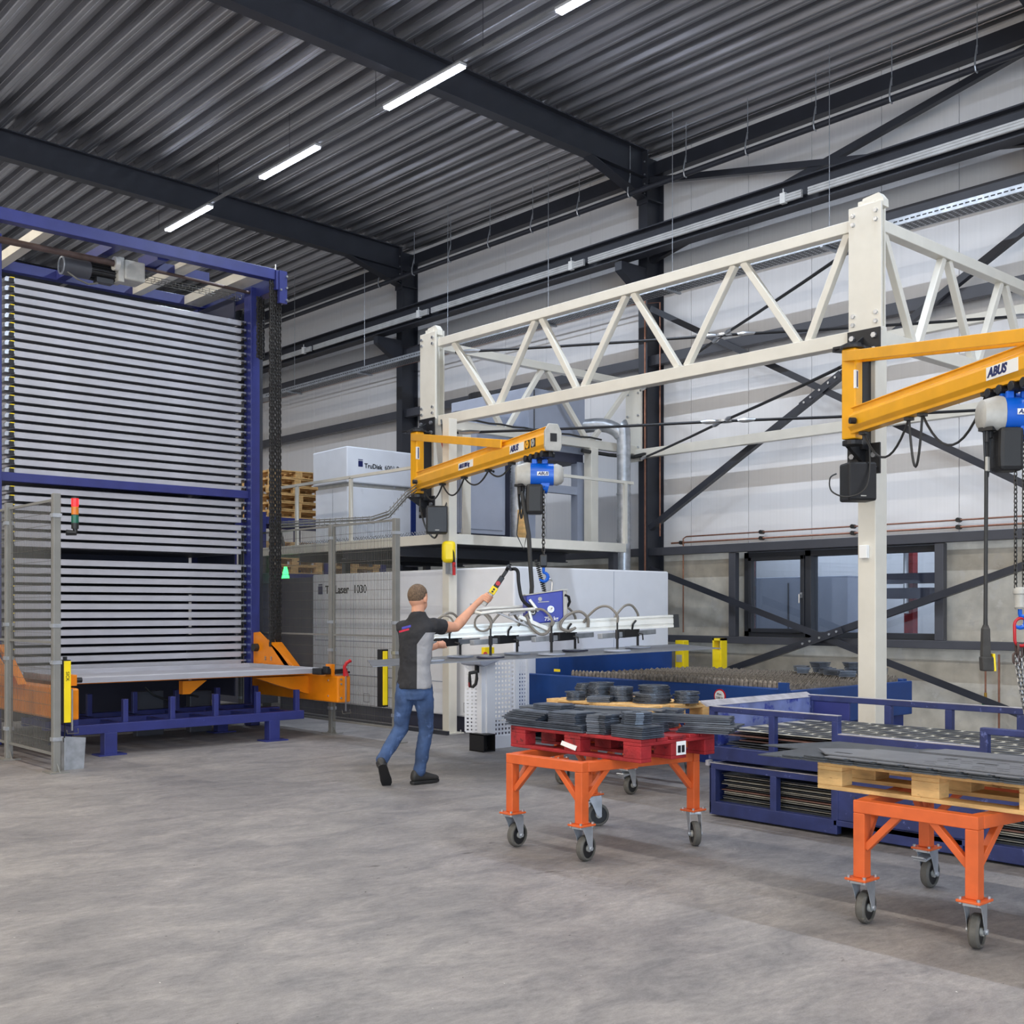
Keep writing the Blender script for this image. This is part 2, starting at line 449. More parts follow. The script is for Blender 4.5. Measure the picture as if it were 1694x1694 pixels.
# ceiling: profiled steel roof sheets, three ribs to a sheet
ceil = G()
ceil.face8([(-11, -9, zt(-11) + 0.17), (WX + 0.2, -9, zt(WX) + 0.17), (WX + 0.2, 27, zt(WX) + 0.17), (-11, 27, zt(-11) + 0.17),
            (-11, -9, zt(-11) + 0.3), (WX + 0.2, -9, zt(WX) + 0.3), (WX + 0.2, 27, zt(WX) + 0.3), (-11, 27, zt(-11) + 0.3)])
ceiling = ceil.done('ceiling', 'deck', kind='structure', recenter=False)
PIT = 0.326
def roof_sheet_mesh(L):
    g = G(); x = 0; prof = []
    for k in range(3):
        x0 = k * PIT
        prof += [(x0, 0.012), (x0 + 0.012, 0), (x0 + 0.05, 0), (x0 + 0.056, 0.008), (x0 + 0.068, 0.008), (x0 + 0.074, 0), (x0 + 0.112, 0), (x0 + 0.124, 0.012),
                 (x0 + 0.148, 0.07), (x0 + 0.156, 0.07), (x0 + 0.178, 0.14), (x0 + 0.272, 0.14), (x0 + 0.294, 0.07), (x0 + 0.302, 0.07)]
    prof.append((3 * PIT, 0.012))
    b = g.b
    A = [b.verts.new((px, 0, pz - 0.027 * px)) for px, pz in prof]; B = [b.verts.new((px, L, pz - 0.027 * px)) for px, pz in prof]
    for i in range(len(prof) - 1): b.faces.new((A[i], A[i + 1], B[i + 1], B[i]))
    return g
bays = [-9.0] + list(PORT) + [27.0]
bays = [-9.0, -0.97, 5.48, 11.93, 18.38, 24.83, 27.0]
for bi in range(len(bays) - 1):
    L = bays[bi + 1] - bays[bi]
    proto = None
    x = WX - 3 * PIT
    while x > -10.9:
        if proto is None:
            proto = roof_sheet_mesh(L - 0.01).done('roof_sheet', 'deck', ceiling, local=True)
            proto.location = (x, bays[bi], zt(x))
        else:
            c = proto.copy(); C.objects.link(c); c.location = (x, bays[bi], zt(x))
        x -= 3 * PIT

# right wall: concrete base with window opening, joints recessed between wide facade panels above
WY0, WY1, WZ0, WZ1 = 7.14, 10.25, 1.16, 2.40
wall = G()
wall.box(WX, WX + 0.2, -9, WY0, 0, 2.45).box(WX, WX + 0.2, WY1, 27, 0, 2.45).box(WX, WX + 0.2, WY0, WY1, 0, WZ0)
wall_r = wall.done('wall_right', 'concrete_wall', kind='structure', recenter=False)
G().box(WX + 0.03, WX + 0.2, -9, 27, 2.4, 8.95).done('joint_backing', 'joint', wall_r)
pw = 1.087; y = 9.12 - 17 * pw; proto = None
while y < 27:
    if proto is None:
        g = G().box(0, 0.05, 0.004, pw - 0.004, 0, 6.5)
        proto = g.done('facade_panel', 'panel', wall_r, local=True, bevel=0.004)
        proto.location = (WX - 0.012, y, 2.45)
    else:
        c = proto.copy(); C.objects.link(c); c.location = (WX - 0.012, y, 2.45)
    y += pw
G().box(-11, WX, 27, 27.2, 0, 9.6).done('wall_back', 'panel', kind='structure', recenter=False)
G().box(-11.2, -11, -9, 27, 0, 9.6).done('wall_left', 'panel', kind='structure', recenter=False)
G().box(-11, WX, -9.2, -9, 0, 9.6).done('wall_front', 'panel', kind='structure', recenter=False)

# window
win = thing('window_1', None, None, (WX, 8.7, WZ0), kind='structure')
fr = G()
X0, X1 = WX - 0.06, WX + 0.12
fr.box(X0, X1, WY0, WY0 + 0.09, WZ0, WZ1).box(X0, X1, WY1 - 0.09, WY1, WZ0, WZ1).box(X0, X1, WY0, WY1, WZ0, WZ0 + 0.08).box(X0, X1, WY0, WY1, WZ1 - 0.09, WZ1)
fr.box(X0, X1, 9.1, 9.2, WZ0, WZ1)
fr.box(X0, X1, 8.05, 8.11, WZ0, WZ1)
fr.done('window_frame', 'window_frame', win, bevel=0.005)
sa = G()
for a, b_ in ((9.2, WY1 - 0.09),):
    sa.box(X0 - 0.03, X0 + 0.03, a, a + 0.06, WZ0 + 0.06, WZ1 - 0.07).box(X0 - 0.03, X0 + 0.03, b_ - 0.06, b_, WZ0 + 0.06, WZ1 - 0.07)
    sa.box(X0 - 0.03, X0 + 0.03, a, b_, WZ0 + 0.06, WZ0 + 0.12).box(X0 - 0.03, X0 + 0.03, a, b_, WZ1 - 0.13, WZ1 - 0.07)
sash = sa.done('window_sash', 'window_frame', win, bevel=0.005)
G().box(X0 - 0.05, X0 - 0.03, 9.22, 9.25, 1.72, 1.8).tube([(X0 - 0.05, 9.235, 1.77), (X0 - 0.09, 9.235, 1.77), (X0 - 0.09, 9.235, 1.65)], 0.012, 8).done('window_handle', 'steel', sash, label='chrome window handle')
for a, b_ in ((WY0 + 0.05, 8.08), (8.1, 9.12), (9.24, WY1 - 0.12)):
    G().box(WX + 0.04, WX + 0.05, a, b_, WZ0 + 0.05, WZ1 - 0.05).done('window_pane', 'glass', win)
# the room behind the window
G().box(WX + 3.6, WX + 3.8, 2, 16, 0, 4.4).done('wall_beyond_window', 'panel', kind='structure', recenter=False)
G().box(WX + 0.2, WX + 3.8, 2, 16, 3.6, 3.8).done('ceiling_beyond_window', 'panel', kind='structure', recenter=False)
area('annex_light', (WX + 1.9, 8.5, 3.5), (0, 0, 0), 2.4, 8, 120, (0.85, 0.93, 1))
t = thing('white_cabinet', 'tall pale blue-grey machine cabinet seen through the window panes', 'machine', (WX + 2.6, 10.5, 0))
G().box(WX + 2.2, WX + 3.2, 9.9, 13.5, 0, 2.1).done('cabinet_body', 'grey_mach', t, bevel=0.01)
G().box(WX + 2.18, WX + 2.2, 11.0, 11.02, 0.1, 2.0).done('door_seam', 'joint', t)
t = thing('red_machine_post', 'red steel machine post seen through the right window pane', 'machine', (WX + 2.0, 8.7, 0))
G().box(WX + 1.9, WX + 2.05, 8.62, 8.76, 0, 3.3).done('post', 'pallet_red', t)
G().box(WX + 1.8, WX + 2.2, 8.1, 9.3, 1.95, 2.1).box(WX + 1.8, WX + 2.2, 8.3, 9.1, 1.72, 1.88).done('cross_head', 'dark_mach', t)
G().cyl((WX + 1.85, 8.7, 1.5), (WX + 1.85, 8.7, 2.9), 0.04, 10).done('piston', 'steel', t)

# structural steel
for i, Y in enumerate(PORT):
    t = thing('portal_frame', 'dark steel portal frame, ' + ['behind the camera', 'at the right image edge', 'with its column beside the white truss frame',
              'farther back, its column left of the white truss frame', 'farthest back'][i], 'steel frame', (WX - 0.2, Y, 0), group='portal frames')
    G().ibeam((WX - 0.22, Y, 0), (WX - 0.22, Y, 8.72), 0.4, 0.18, up=(1, 0, 0)).done('column', 'steel_dark', t)
    G().ibeam((WX - 0.4, Y, zt(WX - 0.4) - 0.22), (-10.9, Y, zt(-10.9) - 0.22), 0.44, 0.19).done('rafter', 'steel_dark', t)
    hx, hz = 12.35, zt(12.35) - 0.44
    g = G()
    g.poly([(hx, Y - 0.006, hz), (WX - 0.42, Y - 0.006, zt(WX) - 0.43), (WX - 0.42, Y - 0.006, 8.03)], (0, 0.012, 0))
    g.sect([(-0.095, 0), (0.095, 0), (0.095, 0.015), (-0.095, 0.015)], (hx - 0.05, Y, hz + 0.0), (WX - 0.42, Y, 8.02))
    g.done('haunch', 'steel_dark', t)
    g = G()
    for zz in (8.03, zt(WX) - 0.44): g.box(WX - 0.41, WX - 0.03, Y - 0.085, Y + 0.085, zz - 0.01, zz + 0.01)
    g.box(WX - 0.44, WX - 0.42, Y - 0.11, Y + 0.11, 7.95, zt(WX) - 0.0)
    g.done('stiffener', 'steel_dark', t)
    bolts(t, [(WX - 0.44, Y + s_ * 0.06, z) for s_ in (-1, 1) for z in (8.1, 8.25, 8.4, 8.6)], (-1, 0, 0), 0.014, 0.015)
    if i in (1, 2, 3):
        G().poly([(WX - 0.42, Y - 0.07, 6.93), (12.98, Y - 0.07, 6.93), (12.98, Y - 0.07, 6.80), (WX - 0.42, Y - 0.07, 6.45)], (0, 0.14, 0)).done('crane_bracket', 'steel_dark', t)

G().box(WX - 0.16, WX - 0.02, -8.9, 26.9, 8.47, 8.68).done('eaves_beam', 'steel_dark', label='dark box-section eaves beam along the top of the right wall', cat='beam')
for nm, z0, z1, lab in (('wall_girt', 1.055, 1.16, 'grey horizontal wall rail directly under the window'),
                        ('wall_girt', 2.405, 2.53, 'grey horizontal wall rail directly above the window'),
                        ('wall_girt', 5.41, 5.57, 'grey horizontal wall rail at mid height behind the truss frame'),
                        ('wall_girt', 6.62, 6.80, 'grey horizontal wall rail just below the crane runway')):
    G().sect([(-0.06, z0), (0.06, z0), (0.06, z1), (-0.06, z1)], (WX - 0.24, -8.9, 0), (WX - 0.24, 26.9, 0)).done(nm, 'steel_girt', label=lab, cat='wall rail', bevel=0.006, group='wall rails')
for Y in (WY0 - 0.06, WY1 + 0.06):
    G().box(WX - 0.28, WX - 0.18, Y - 0.06, Y + 0.06, 1.16, 2.40).done('window_post', 'steel_girt', bevel=0.006, cat='post',
        label='short grey steel post at the %s side of the window' % ('right' if Y < 8 else 'left'))

# bracing bars
Yc = 8.7
def brace(p, q, lab, w=0.09):
    p = Vector(p); q = Vector(q)
    o = G().angle(p, q, w, 0.01, up=(1, 0, 0.001)).done('brace_bar', 'steel_dark', label=lab, cat='brace bar', group='diagonal wall bracing')
    return o
XB = WX - 0.42
for za, zb, nm in ((0.13, 2.15, 'lower bay across the window'), (2.80, 6.24, 'middle bay behind the truss'), (7.0, 8.25, 'top bay under the roof')):
    brace((XB, 11.8, zb), (XB, 5.6, za), 'dark diagonal bracing bar falling to the right in the ' + nm)
    brace((XB + 0.02, 11.8, za), (XB + 0.02, 5.6, zb), 'dark diagonal bracing bar rising to the right in the ' + nm)
for zc in (1.14, 4.52):
    t = thing('splice_plate', 'bolted dark splice plate at the crossing of the %s bracing bars' % ('window' if zc < 2 else 'middle bay'), 'plate', (XB - 0.02, Yc, zc))
    k = 0.33 if zc < 2 else 0.56
    dv = Vector((0, -1, k)).normalized()
    c = Vector((XB - 0.03, Yc, zc + 0.03))
    G().bar(c - dv * 0.36, c + dv * 0.36, 0.1, 0.016, up=(1, 0, 0)).done('plate', 'steel_dark', t)
    bolts(t, [c + dv * s_ + Vector((-0.008, 0, 0)) for s_ in (-0.28, -0.16, 0.0, 0.16, 0.28)], (-1, 0, 0), 0.018, 0.02)

# crane runway with conductor rails
t = thing('crane_runway', 'long dark crane runway beam on brackets high along the right wall', 'beam', (13.1, 9, 6.96))
G().ibeam((13.1, -8.8, 7.145), (13.1, 26.8, 7.145), 0.37, 0.22, 0.02, 0.014).done('runway_beam', 'steel_dark', t)
y = -7.5
segs = []
while y < 25:
    segs.append((y, min(y + 3.93, 26))); y += 4.03
for a, b_ in segs:
    p = G().box(12.955, 12.985, a, b_, 7.03, 7.135).box(12.945, 12.96, a, b_, 7.035, 7.06).box(12.945, 12.96, a, b_, 7.07, 7.095).box(12.945, 12.96, a, b_, 7.105, 7.13).done('conductor_rail', 'lamp_body', t)
    G().box(12.935, 13.0, a + 0.25, a + 0.33, 7.02, 7.16).cyl((12.96, a + 0.29, 7.16), (12.96, a + 0.29, 7.22), 0.008, 6).done('rail_clip', 'paper', p)
# eaves pipe on hangers
t = thing('roof_pipe', 'long dark round pipe hanging on strap hangers under the eaves', 'pipe', (13.23, 9, 8.0))
G().cyl((13.23, -8.8, 8.03), (13.23, 26.8, 8.03), 0.042, 12).done('pipe', 'steel_dark', t, smooth=True)
for k in range(-7, 15):
    Y = 10.8 - 1.11 * k
    if Y < -8 or Y > 26: continue
    h = G().cyl((13.23, Y, 8.2), (13.23, Y, zt(13.23)), 0.006, 6).tube([(13.23, Y, 8.3), (13.2, Y, 8.2), (13.175, Y, 8.1), (13.175, Y, 8.03), (13.19, Y, 7.985), (13.24, Y, 7.975)], 0.011, 6)
    h.done('pipe_hanger', 'galv', t)

# cable tray
t = thing('cable_tray', 'perforated galvanised cable tray hanging below the crane runway', 'cable tray', (12.8, 9, 6.2))
g = G(); g.box(12.66, 12.94, -8.6, 26.6, 6.2, 6.206)
for s_ in (12.66, 12.94): g.box(s_ - 0.003, s_ + 0.003, -8.6, 26.6, 6.2, 6.285)
g.done('tray_channel', 'galv', t)
g = G(); Y = -2.0
while Y < 22:
    for xx in (12.70, 12.745, 12.79, 12.835, 12.88): g.box(xx, xx + 0.022, Y, Y + 0.05, 6.1985, 6.2)
    g.box(12.655, 12.657, Y, Y + 0.05, 6.235, 6.25)
    Y += 0.075
g.done('tray_slots', 'black', t, kind='stuff')
for k in range(13):
    Y = -7.5 + 2.6 * k
    h = G().cyl((12.8, Y, 6.29), (12.8, Y, zt(12.8)), 0.005, 6).box(12.62, 12.98, Y - 0.02, Y + 0.02, 6.17, 6.195).box(12.74, 12.86, Y - 0.015, Y + 0.015, 6.28, 6.31)
    h.done('tray_hanger', 'galv', t)

# strip lights on trunking
def lamp_label(r, k):
    if r: return 'warm strip light in the row %s, %s from the far end' % ('over the hall middle' if r == 1 else 'near the left wall', ORD[k + 1])
    return ['lit strip light beside the far rafter, leftmost and farthest', 'second lit strip light from the left, between the two rafters',
            'lit strip light crossing the near rafter, third from the left', 'lit strip light cut by the top edge of the photo'][k] if k < 4 else 'cool strip light in the right row above the camera side, %s from the far end' % ORD[k + 1]
for r, X in enumerate(LAMP_ROWS):
    t = thing('light_trunking', ['thin pale light trunking line carrying the lit strip lights', 'thin light trunking line over the hall middle', 'thin light trunking line near the left wall'][r], 'light trunking', (X, 5, LAMP_Z))
    G().box(X - 0.022, X + 0.022, -8.6, 24.0, LAMP_Z, LAMP_Z + 0.04).done('trunking', 'trunking', t)
    for k in range(15):
        Y = 23.5 - 2.2 * k
        G().cyl((X, Y, LAMP_Z + 0.045), (X, Y, zt(X) + 0.0), 0.004, 5).done('suspension_wire', 'steel_dark', t)
    for k, Y in enumerate(LAMP_Y):
        l = thing('strip_light', lamp_label(r, k), 'lamp', (X, Y, LAMP_Z), group='strip lights')
        G().box(X - 0.055, X + 0.055, Y - 0.8, Y + 0.8, LAMP_Z - 0.035, LAMP_Z - 0.002).done('lamp_housing', 'lamp_body', l)
        G().box(X - 0.05, X + 0.05, Y - 0.79, Y + 0.79, LAMP_Z - 0.062, LAMP_Z - 0.035).done('diffuser', 'lamp_white', l, bevel=0.008)

# copper pipes
def pipe(name, pts, r, m, lab, clips=(), cat='pipe'):
    t = thing(name, lab, cat, pts[0])
    G().tube(pts, r, 8).done('tube', m, t, smooth=True)
    for c in clips:
        G().cyl(Vector(c) - Vector((0.03, 0, 0)), Vector(c) + Vector((0.05, 0, 0)), 0.03, 8).done('clip', 'chain_dark', t)
    return t
XC = WX - 0.12
pipe('copper_pipe', [(XC, -2, 2.69), (XC, 11.3, 2.69), (XC, 11.36, 2.66), (XC, 11.36, 2.5), (XC, 11.36, 1.2)], 0.011, 'copper',
     'thin upper copper pipe above the window that turns down beside the white machine', [(XC, 2.4 + 1.5 * k, 2.69) for k in range(6)])
pipe('copper_pipe', [(XC, -2, 2.60), (XC, 11.6, 2.60)], 0.014, 'copper', 'lower copper pipe running just above the window rail', [(XC, 2.4 + 1.5 * k, 2.60) for k in range(7)])
pipe('copper_pipe', [(XC - 0.42, 11.78, 2.0), (XC - 0.42, 11.78, 6.43), (XC - 0.3, 12.1, 6.5), (XC - 0.3, 24, 6.5)], 0.014, 'copper', 'copper pipe rising on the near side of the dark column, left one')
pipe('copper_pipe', [(XC - 0.25, 11.62, 2.7), (XC - 0.25, 11.62, 6.35), (XC - 0.3, 12.2, 6.42), (XC - 0.3, 24, 6.42)], 0.012, 'copper', 'copper pipe rising beside the dark column, right one')
pipe('gas_valve_pipe', [(WX - 0.12, 6.55, 1.2), (WX - 0.12, 6.55, 0.5)], 0.012, 'copper', 'copper drop pipe with green valve bulb behind the blue bins')
G().cyl((WX - 0.12, 6.55, 0.42), (WX - 0.12, 6.55, 0.52), 0.018, 10).done('brass_fitting', 'brass', bpy.data.objects['gas_valve_pipe'])
G().sph((WX - 0.12, 6.55, 0.36), (0.045, 0.045, 0.06)).done('green_bulb', 'green', bpy.data.objects['gas_valve_pipe'], smooth='all', label='green bulb')
pipe('copper_pipe', [(WX - 0.12, 6.38, 1.0), (WX - 0.12, 6.38, 0.0)], 0.014, 'copper', 'short copper pipe to the floor right of the green valve')

# ================================================================ SHEET METAL STORE (blue tower)
T = thing('storage_tower', 'tall blue steel storage tower frame with motor on top', 'storage tower', (6.4, 15.3, 0))
def post(x0, x1, y0, y1, z0, z1, name='post', m='rack_blue', par=None, bev=0.006): return G().box(x0, x1, y0, y1, z0, z1).done(name, m, par or T, bevel=bev)
post(8.06, 8.20, 14.46, 14.66, -0.095, 6.14); post(4.52, 4.67, 14.46, 14.66, -0.095, 6.14)
post(8.06, 8.20, 16.1, 16.3, -0.095, 6.14); post(4.52, 4.67, 16.1, 16.3, -0.095, 6.14)
for x in (8.20, 4.44): G().box(x, x + 0.07, 14.5, 14.75, 0.5, 6.1).done('guide_rail', 'steel_dark', T)
G().box(3.9, 8.14, 13.93, 14.07, 6.14, 6.29).done('top_beam', 'rack_blue', T, bevel=0.006)
G().box(3.9, 8.2, 15.98, 16.1, 6.14, 6.28).done('top_beam', 'rack_blue', T, bevel=0.006)
for x, m, w in ((5.10, 'white', 0.13), (5.95, 'rack_blue', 0.12), (7.05, 'white', 0.13), (7.92, 'white', 0.26)):
    G().box(x - w / 2, x + w / 2, 14.07, 15.98, 6.145, 6.27).done('cross_member', m, T, label='white cross member' if m == 'white' else None)
G().box(6.55, 7.5, 14.62, 14.74, 6.14, 6.26).done('motor_beam', 'rack_blue', T)
G().poly([(6.5, 14.1, 6.27), (6.85, 14.1, 6.27), (6.62, 14.1, 6.12), (6.5, 14.1, 6.12)], (0, 0.6, 0)).done('motor_bracket', 'rack_blue', T)
e = G().box(8.14, 8.30, 13.9, 16.2, 6.0, 6.27).done('end_plate', 'rack_blue', T, bevel=0.006)
G().box(8.18, 8.30, 13.88, 13.94, 5.82, 6.27).done('sprocket_cover', 'rack_blue', e)
bolts(e, [(8.29, 13.88, z) for z in (5.87, 6.04, 6.2)] + [(8.2, 13.88, 6.0)], (0, -1, 0), 0.016, 0.02)
G().cyl((8.16, 13.95, 6.27), (8.16, 13.95, 6.36), 0.012, 8).done('tension_rod', 'steel', e)
G().cyl((3.9, 14.45, 6.06), (6.14, 14.45, 6.06), 0.042, 12).cyl((6.4, 14.5, 6.1), (8.1, 14.5, 6.06), 0.022, 10).done('drive_shaft', 'brown', T, smooth=True)
mo = G().cyl((5.46, 14.62, 5.95), (5.80, 14.62, 5.95), 0.115, 20).done('drive_motor', 'steel_girt', T, smooth=True)
G().ring((5.44, 14.62, 5.95), (5.455, 14.62, 5.95), 0.115, 0.095).done('fan_cowl', 'galv', mo)
g = G()
for k in range(14):
    a = 2 * PI * k / 14; g.obox((5.97, 14.62 + 0.1 * math.cos(a), 5.95 + 0.1 * math.sin(a)), (0.34, 0.03, 0.012), Matrix.Rotation(a, 3, 'X'))
g.cyl((5.8, 14.62, 5.95), (6.14, 14.62, 5.95), 0.09, 16); g.box(5.86, 6.08, 14.5, 14.62, 5.8, 5.86)
g.done('motor_fins', 'blackmetal', mo)
G().box(6.12, 6.20, 14.44, 14.66, 5.84, 6.16).done('gear_flange', 'hoist_grey', mo, bevel=0.006)
G().box(6.20, 6.48, 14.42, 14.74, 5.88, 6.14).done('gear_box', 'hoist_grey', mo, bevel=0.02)
G().ring((6.06, 14.45, 6.06), (6.12, 14.45, 6.06), 0.09, 0.03).done('shaft_bearing', 'alu', mo, smooth=True)
G().tube([(5.5, 14.55, 5.86), (5.6, 14.5, 5.78), (5.75, 14.5, 5.74), (5.88, 14.52, 5.78)], 0.012, 6).done('motor_cable', 'wire', mo)
g = G()
for s_ in (0, 0.11):
    for dz in (0, 0.06): g.cyl((6.5, 14.62 + s_, 5.98 + dz), (8.0, 14.62 + s_, 5.98 + dz), 0.004, 4)
for k in range(16): g.tube([(6.5 + k * 0.1, 14.62, 6.04), (6.5 + k * 0.1, 14.62, 5.98), (6.5 + k * 0.1, 14.73, 5.98), (6.5 + k * 0.1, 14.73, 6.04)], 0.004, 4)
g.done('wire_cable_tray', 'wire', T)
G().box(4.67, 8.06, 14.52, 14.64, 3.135, 3.245).done('middle_beam', 'rack_blue', T, bevel=0.006)
G().box(4.67, 8.06, 14.9, 16.2, 2.17, 2.19).done('shelf_floor', 'dark_mach', T)
G().box(4.70, 8.04, 16.35, 16.4, 0.0, 6.1).done('rear_cladding', 'dark_mach', T)
G().box(8.06, 8.08, 14.95, 16.1, 0.3, 6.1).done('side_dark_screen', 'dark_mach', T)  # dark sheet added to keep the bright background out of the tray gaps
# lift chains
def roller_chain(x, y, z0, z1, name, par):
    g = G(); z = z0; k = 0; p = 0.045
    while z < z1:
        o = 0.008 if k % 2 else 0.0
        for s_ in (-1, 1):
            g.box(x + s_ * (0.036 - o) - 0.005, x + s_ * (0.036 - o) + 0.005, y - 0.018, y + 0.018, z - 0.006, z + p * 0.95)
        g.box(x - 0.006, x + 0.006, y - 0.018, y + 0.018, z - 0.006, z + p * 0.95)
        g.cyl((x - 0.042, y, z), (x + 0.042, y, z), 0.012, 6)
        z += p; k += 1
    return g.done(name, 'chain_dark', par, kind='stuff')
for x in (8.115, 8.212): roller_chain(x, 13.97, 1.05, 6.1, 'lift_chain', T)
roller_chain(8.14, 14.3, 5.1, 5.95, 'lift_chain', T); roller_chain(8.07, 14.24, 5.1, 5.95, 'lift_chain', T)
roller_chain(8.12, 16.0, 5.2, 6.0, 'lift_chain', T)

# storage trays: forty-two drawers, each its own thing
def tray_proto():
    t = thing('storage_tray', 'x', 'tray', (6.4, 14.6, 3))
    y0 = 14.58
    prof = [(0, -0.036), (0.0, 0.030), (-0.02, 0.040), (-0.045, 0.040), (-0.045, 0.030), (-0.012, 0.026), (-0.012, -0.026), (-0.06, -0.036)]
    G().sect([(-a, c) for a, c in prof], (7.97, y0, 3), (4.86, y0, 3)).done('front_rail', 'tray', t)
    G().box(4.9, 7.93, 14.62, 16.25, 2.968, 2.974).done('tray_floor', 'tray', t)
    G().box(4.86, 4.88, 14.6, 16.25, 2.965, 3.03).done('side_rail', 'tray', t)
    G().box(7.95, 7.97, 14.6, 16.25, 2.965, 3.03).done('side_rail', 'tray', t)
    G().poly([(4.86, 14.575, 3.035), (4.76, 14.575, 3.035), (4.74, 14.575, 3.015), (4.74, 14.575, 2.975), (4.86, 14.575, 2.985)], (0, 0.3, 0)).done('end_bracket', 'steel', t)
    G().box(4.79, 4.845, 14.555, 14.575, 2.965, 3.02).done('pull_hook', 'black', t)
    G().box(4.80, 4.85, 14.55, 14.575, 3.022, 3.033).done('yellow_tag', 'yellow', t, label='small yellow tag')
    g = G().box(7.97, 8.05, 14.58, 14.9, 3.01, 3.036)
    g.done('end_bracket', 'steel', t)
    G().poly([(7.985, 14.555, 3.012), (8.0, 14.555, 3.012), (8.0, 14.555, 2.985), (8.04, 14.555, 3.0), (8.04, 14.555, 2.97), (8.02, 14.555, 2.985), (7.985, 14.555, 2.965)], (0, 0.02, 0)).done('pull_hook', 'black', t)
    return t
tray0 = tray_proto()
first = True
rows = [k for k in range(44) if k not in (22, 30)]
for k in rows:
    if k < 22: lab = 'grey steel storage tray above the tower middle beam, %s from the top' % ORD[k + 1]
    elif k < 30: lab = 'grey steel storage tray between middle beam and dark gap, %s below the beam' % ORD[k - 22]
    else: lab = 'grey steel storage tray in the lowest block under the dark gap, %s from the top' % ORD[k - 30]
    z = 5.63 - 0.1121 * k
    if first: tray0.location.z = z; tray0['label'] = lab; tray0['group'] = 'trays stored in the tower'; first = False
    else: copy_obj(tray0, loc=(6.4, 14.6, z), label=lab)

# tray on the station in front
t = thing('extracted_tray', 'large shallow grey tray drawn out in front of the blue tower', 'tray', (6.4, 13.5, 0.7))
G().box(4.86, 8.02, 12.66, 14.42, 0.735, 0.745).done('tray_floor', 'tray', t)
G().sect([(0, 0.73), (0.0, 0.79), (-0.02, 0.80), (-0.05, 0.80), (-0.05, 0.79), (-0.02, 0.785), (-0.02, 0.73)], (4.84, 12.64, 0), (8.04, 12.64, 0)).done('front_rail', 'tray', t)
G().box(4.84, 8.04, 14.4, 14.44, 0.73, 0.80).done('rear_rail', 'tray', t, bevel=0.004)
for x in (4.84, 8.0): G().box(x, x + 0.04, 12.66, 14.42, 0.73, 0.80).done('side_rail', 'tray', t, bevel=0.004)
for x in (4.80, 8.08): G().cyl((x - 0.02, 14.2, 0.77), (x + 0.02, 14.2, 0.77), 0.035, 12).done('roller', 'steel', t, smooth=True)

# orange elevator
E_ = thing('orange_elevator', 'orange lifting carriage with two long arms in front of the blue tower', 'elevator', (6.4, 13.4, 0.4))
for x, sd in ((8.08, 1), (4.57, -1)):
    gx = x if sd > 0 else x - 0.17
    a = G().box(x, x + 0.20, 12.28, 14.62, 0.36, 0.70).done('arm', 'orange', E_, bevel=0.02)
    bolts(a, [(x + 0.05, 12.28, z) for z in (0.42, 0.6, 0.66)] + [(x, 12.5, z) for z in (0.44, 0.64)], (0, -1, 0) , 0.014, 0.014)
    G().box(x + 0.11, x + 0.125, 12.262, 12.28, 0.25, 0.70).done('limit_rod', 'steel', a)
    G().tube([(x + 0.06, 12.27, 0.26), (x + 0.06, 12.25, 0.22), (x + 0.18, 12.25, 0.22), (x + 0.18, 12.27, 0.27)], 0.005, 5).done('rod_loop', 'wire', a)
    g = G().poly([(gx + 0.02, 14.62, 0.70), (gx + 0.02, 14.62, 1.22), (gx + 0.02, 14.3, 1.24), (gx + 0.02, 13.4, 0.80), (gx + 0.02, 13.35, 0.70)], (0.018, 0, 0))
    g.poly([(x + 0.02, 14.1, 1.14), (x + 0.02, 13.95, 1.10), (x + 0.02, 13.35, 0.70), (x + 0.02, 13.5, 0.70)], (0.16 if sd > 0 else -0.1, 0, 0))
    gb = g.done('gusset', 'orange', E_, bevel=0.004)
    G().cyl((x - 0.05, 14.35, 1.02), (x + 0.03, 14.35, 1.02), 0.055, 16).done('guide_roller', 'chain_dark', gb, smooth=True)
    bolts(gb, [(x + 0.015, 13.95 + 0.16 * i, 0.86 + 0.03 * j) for i in range(2) for j in range(2)], (-1, 0, 0), 0.014, 0.012)
G().box(4.77, 8.08, 12.95, 13.1, 0.70, 0.732).done('cross_beam', 'orange', E_, bevel=0.004)
G().box(4.77, 8.08, 14.2, 14.4, 0.62, 0.73).done('cross_beam', 'orange', E_, bevel=0.004)
G().poly([(6.3, 12.97, 0.68), (6.62, 12.97, 0.68), (6.4, 12.97, 0.52), (6.3, 12.97, 0.52)], (0, 0.1, 0)).done('hanging_gusset', 'orange', E_)
G().poly([(7.3, 12.97, 0.68), (8.08, 12.97, 0.68), (8.08, 12.97, 0.44), (7.6, 12.97, 0.58)], (0, 0.1, 0)).done('hanging_gusset', 'orange', E_)
g = G().box(7.9, 8.06, 12.4, 12.6, 0.72, 0.80).box(7.93, 7.98, 12.3, 12.4, 0.74, 0.83)
g.done('chain_coupling', 'blackmetal', E_, bevel=0.01)
G().box(8.08, 8.13, 12.42, 12.56, 0.70, 0.85).done('coupling_lug', 'orange', E_, bevel=0.004)
G().cyl((8.12, 12.5, 0.76), (8.34, 12.45, 0.77), 0.018, 10).cyl((8.12, 12.4, 0.74), (8.34, 12.4, 0.74), 0.014, 10).done('coupling_shaft', 'blackmetal', E_)
G().tube([(8.22, 12.30, 0.70), (8.21, 12.30, 0.76), (8.19, 12.29, 0.82), (8.22, 12.28, 0.87), (8.27, 12.26, 0.90)], [0.04, 0.03, 0.022, 0.022, 0.024], 8).done('red_handle', 'red', E_, smooth=True, label='red lever handle')
G().box(4.60, 4.80, 12.42, 12.6, 0.72, 0.84).done('coupling_lug', 'orange', E_, bevel=0.004)
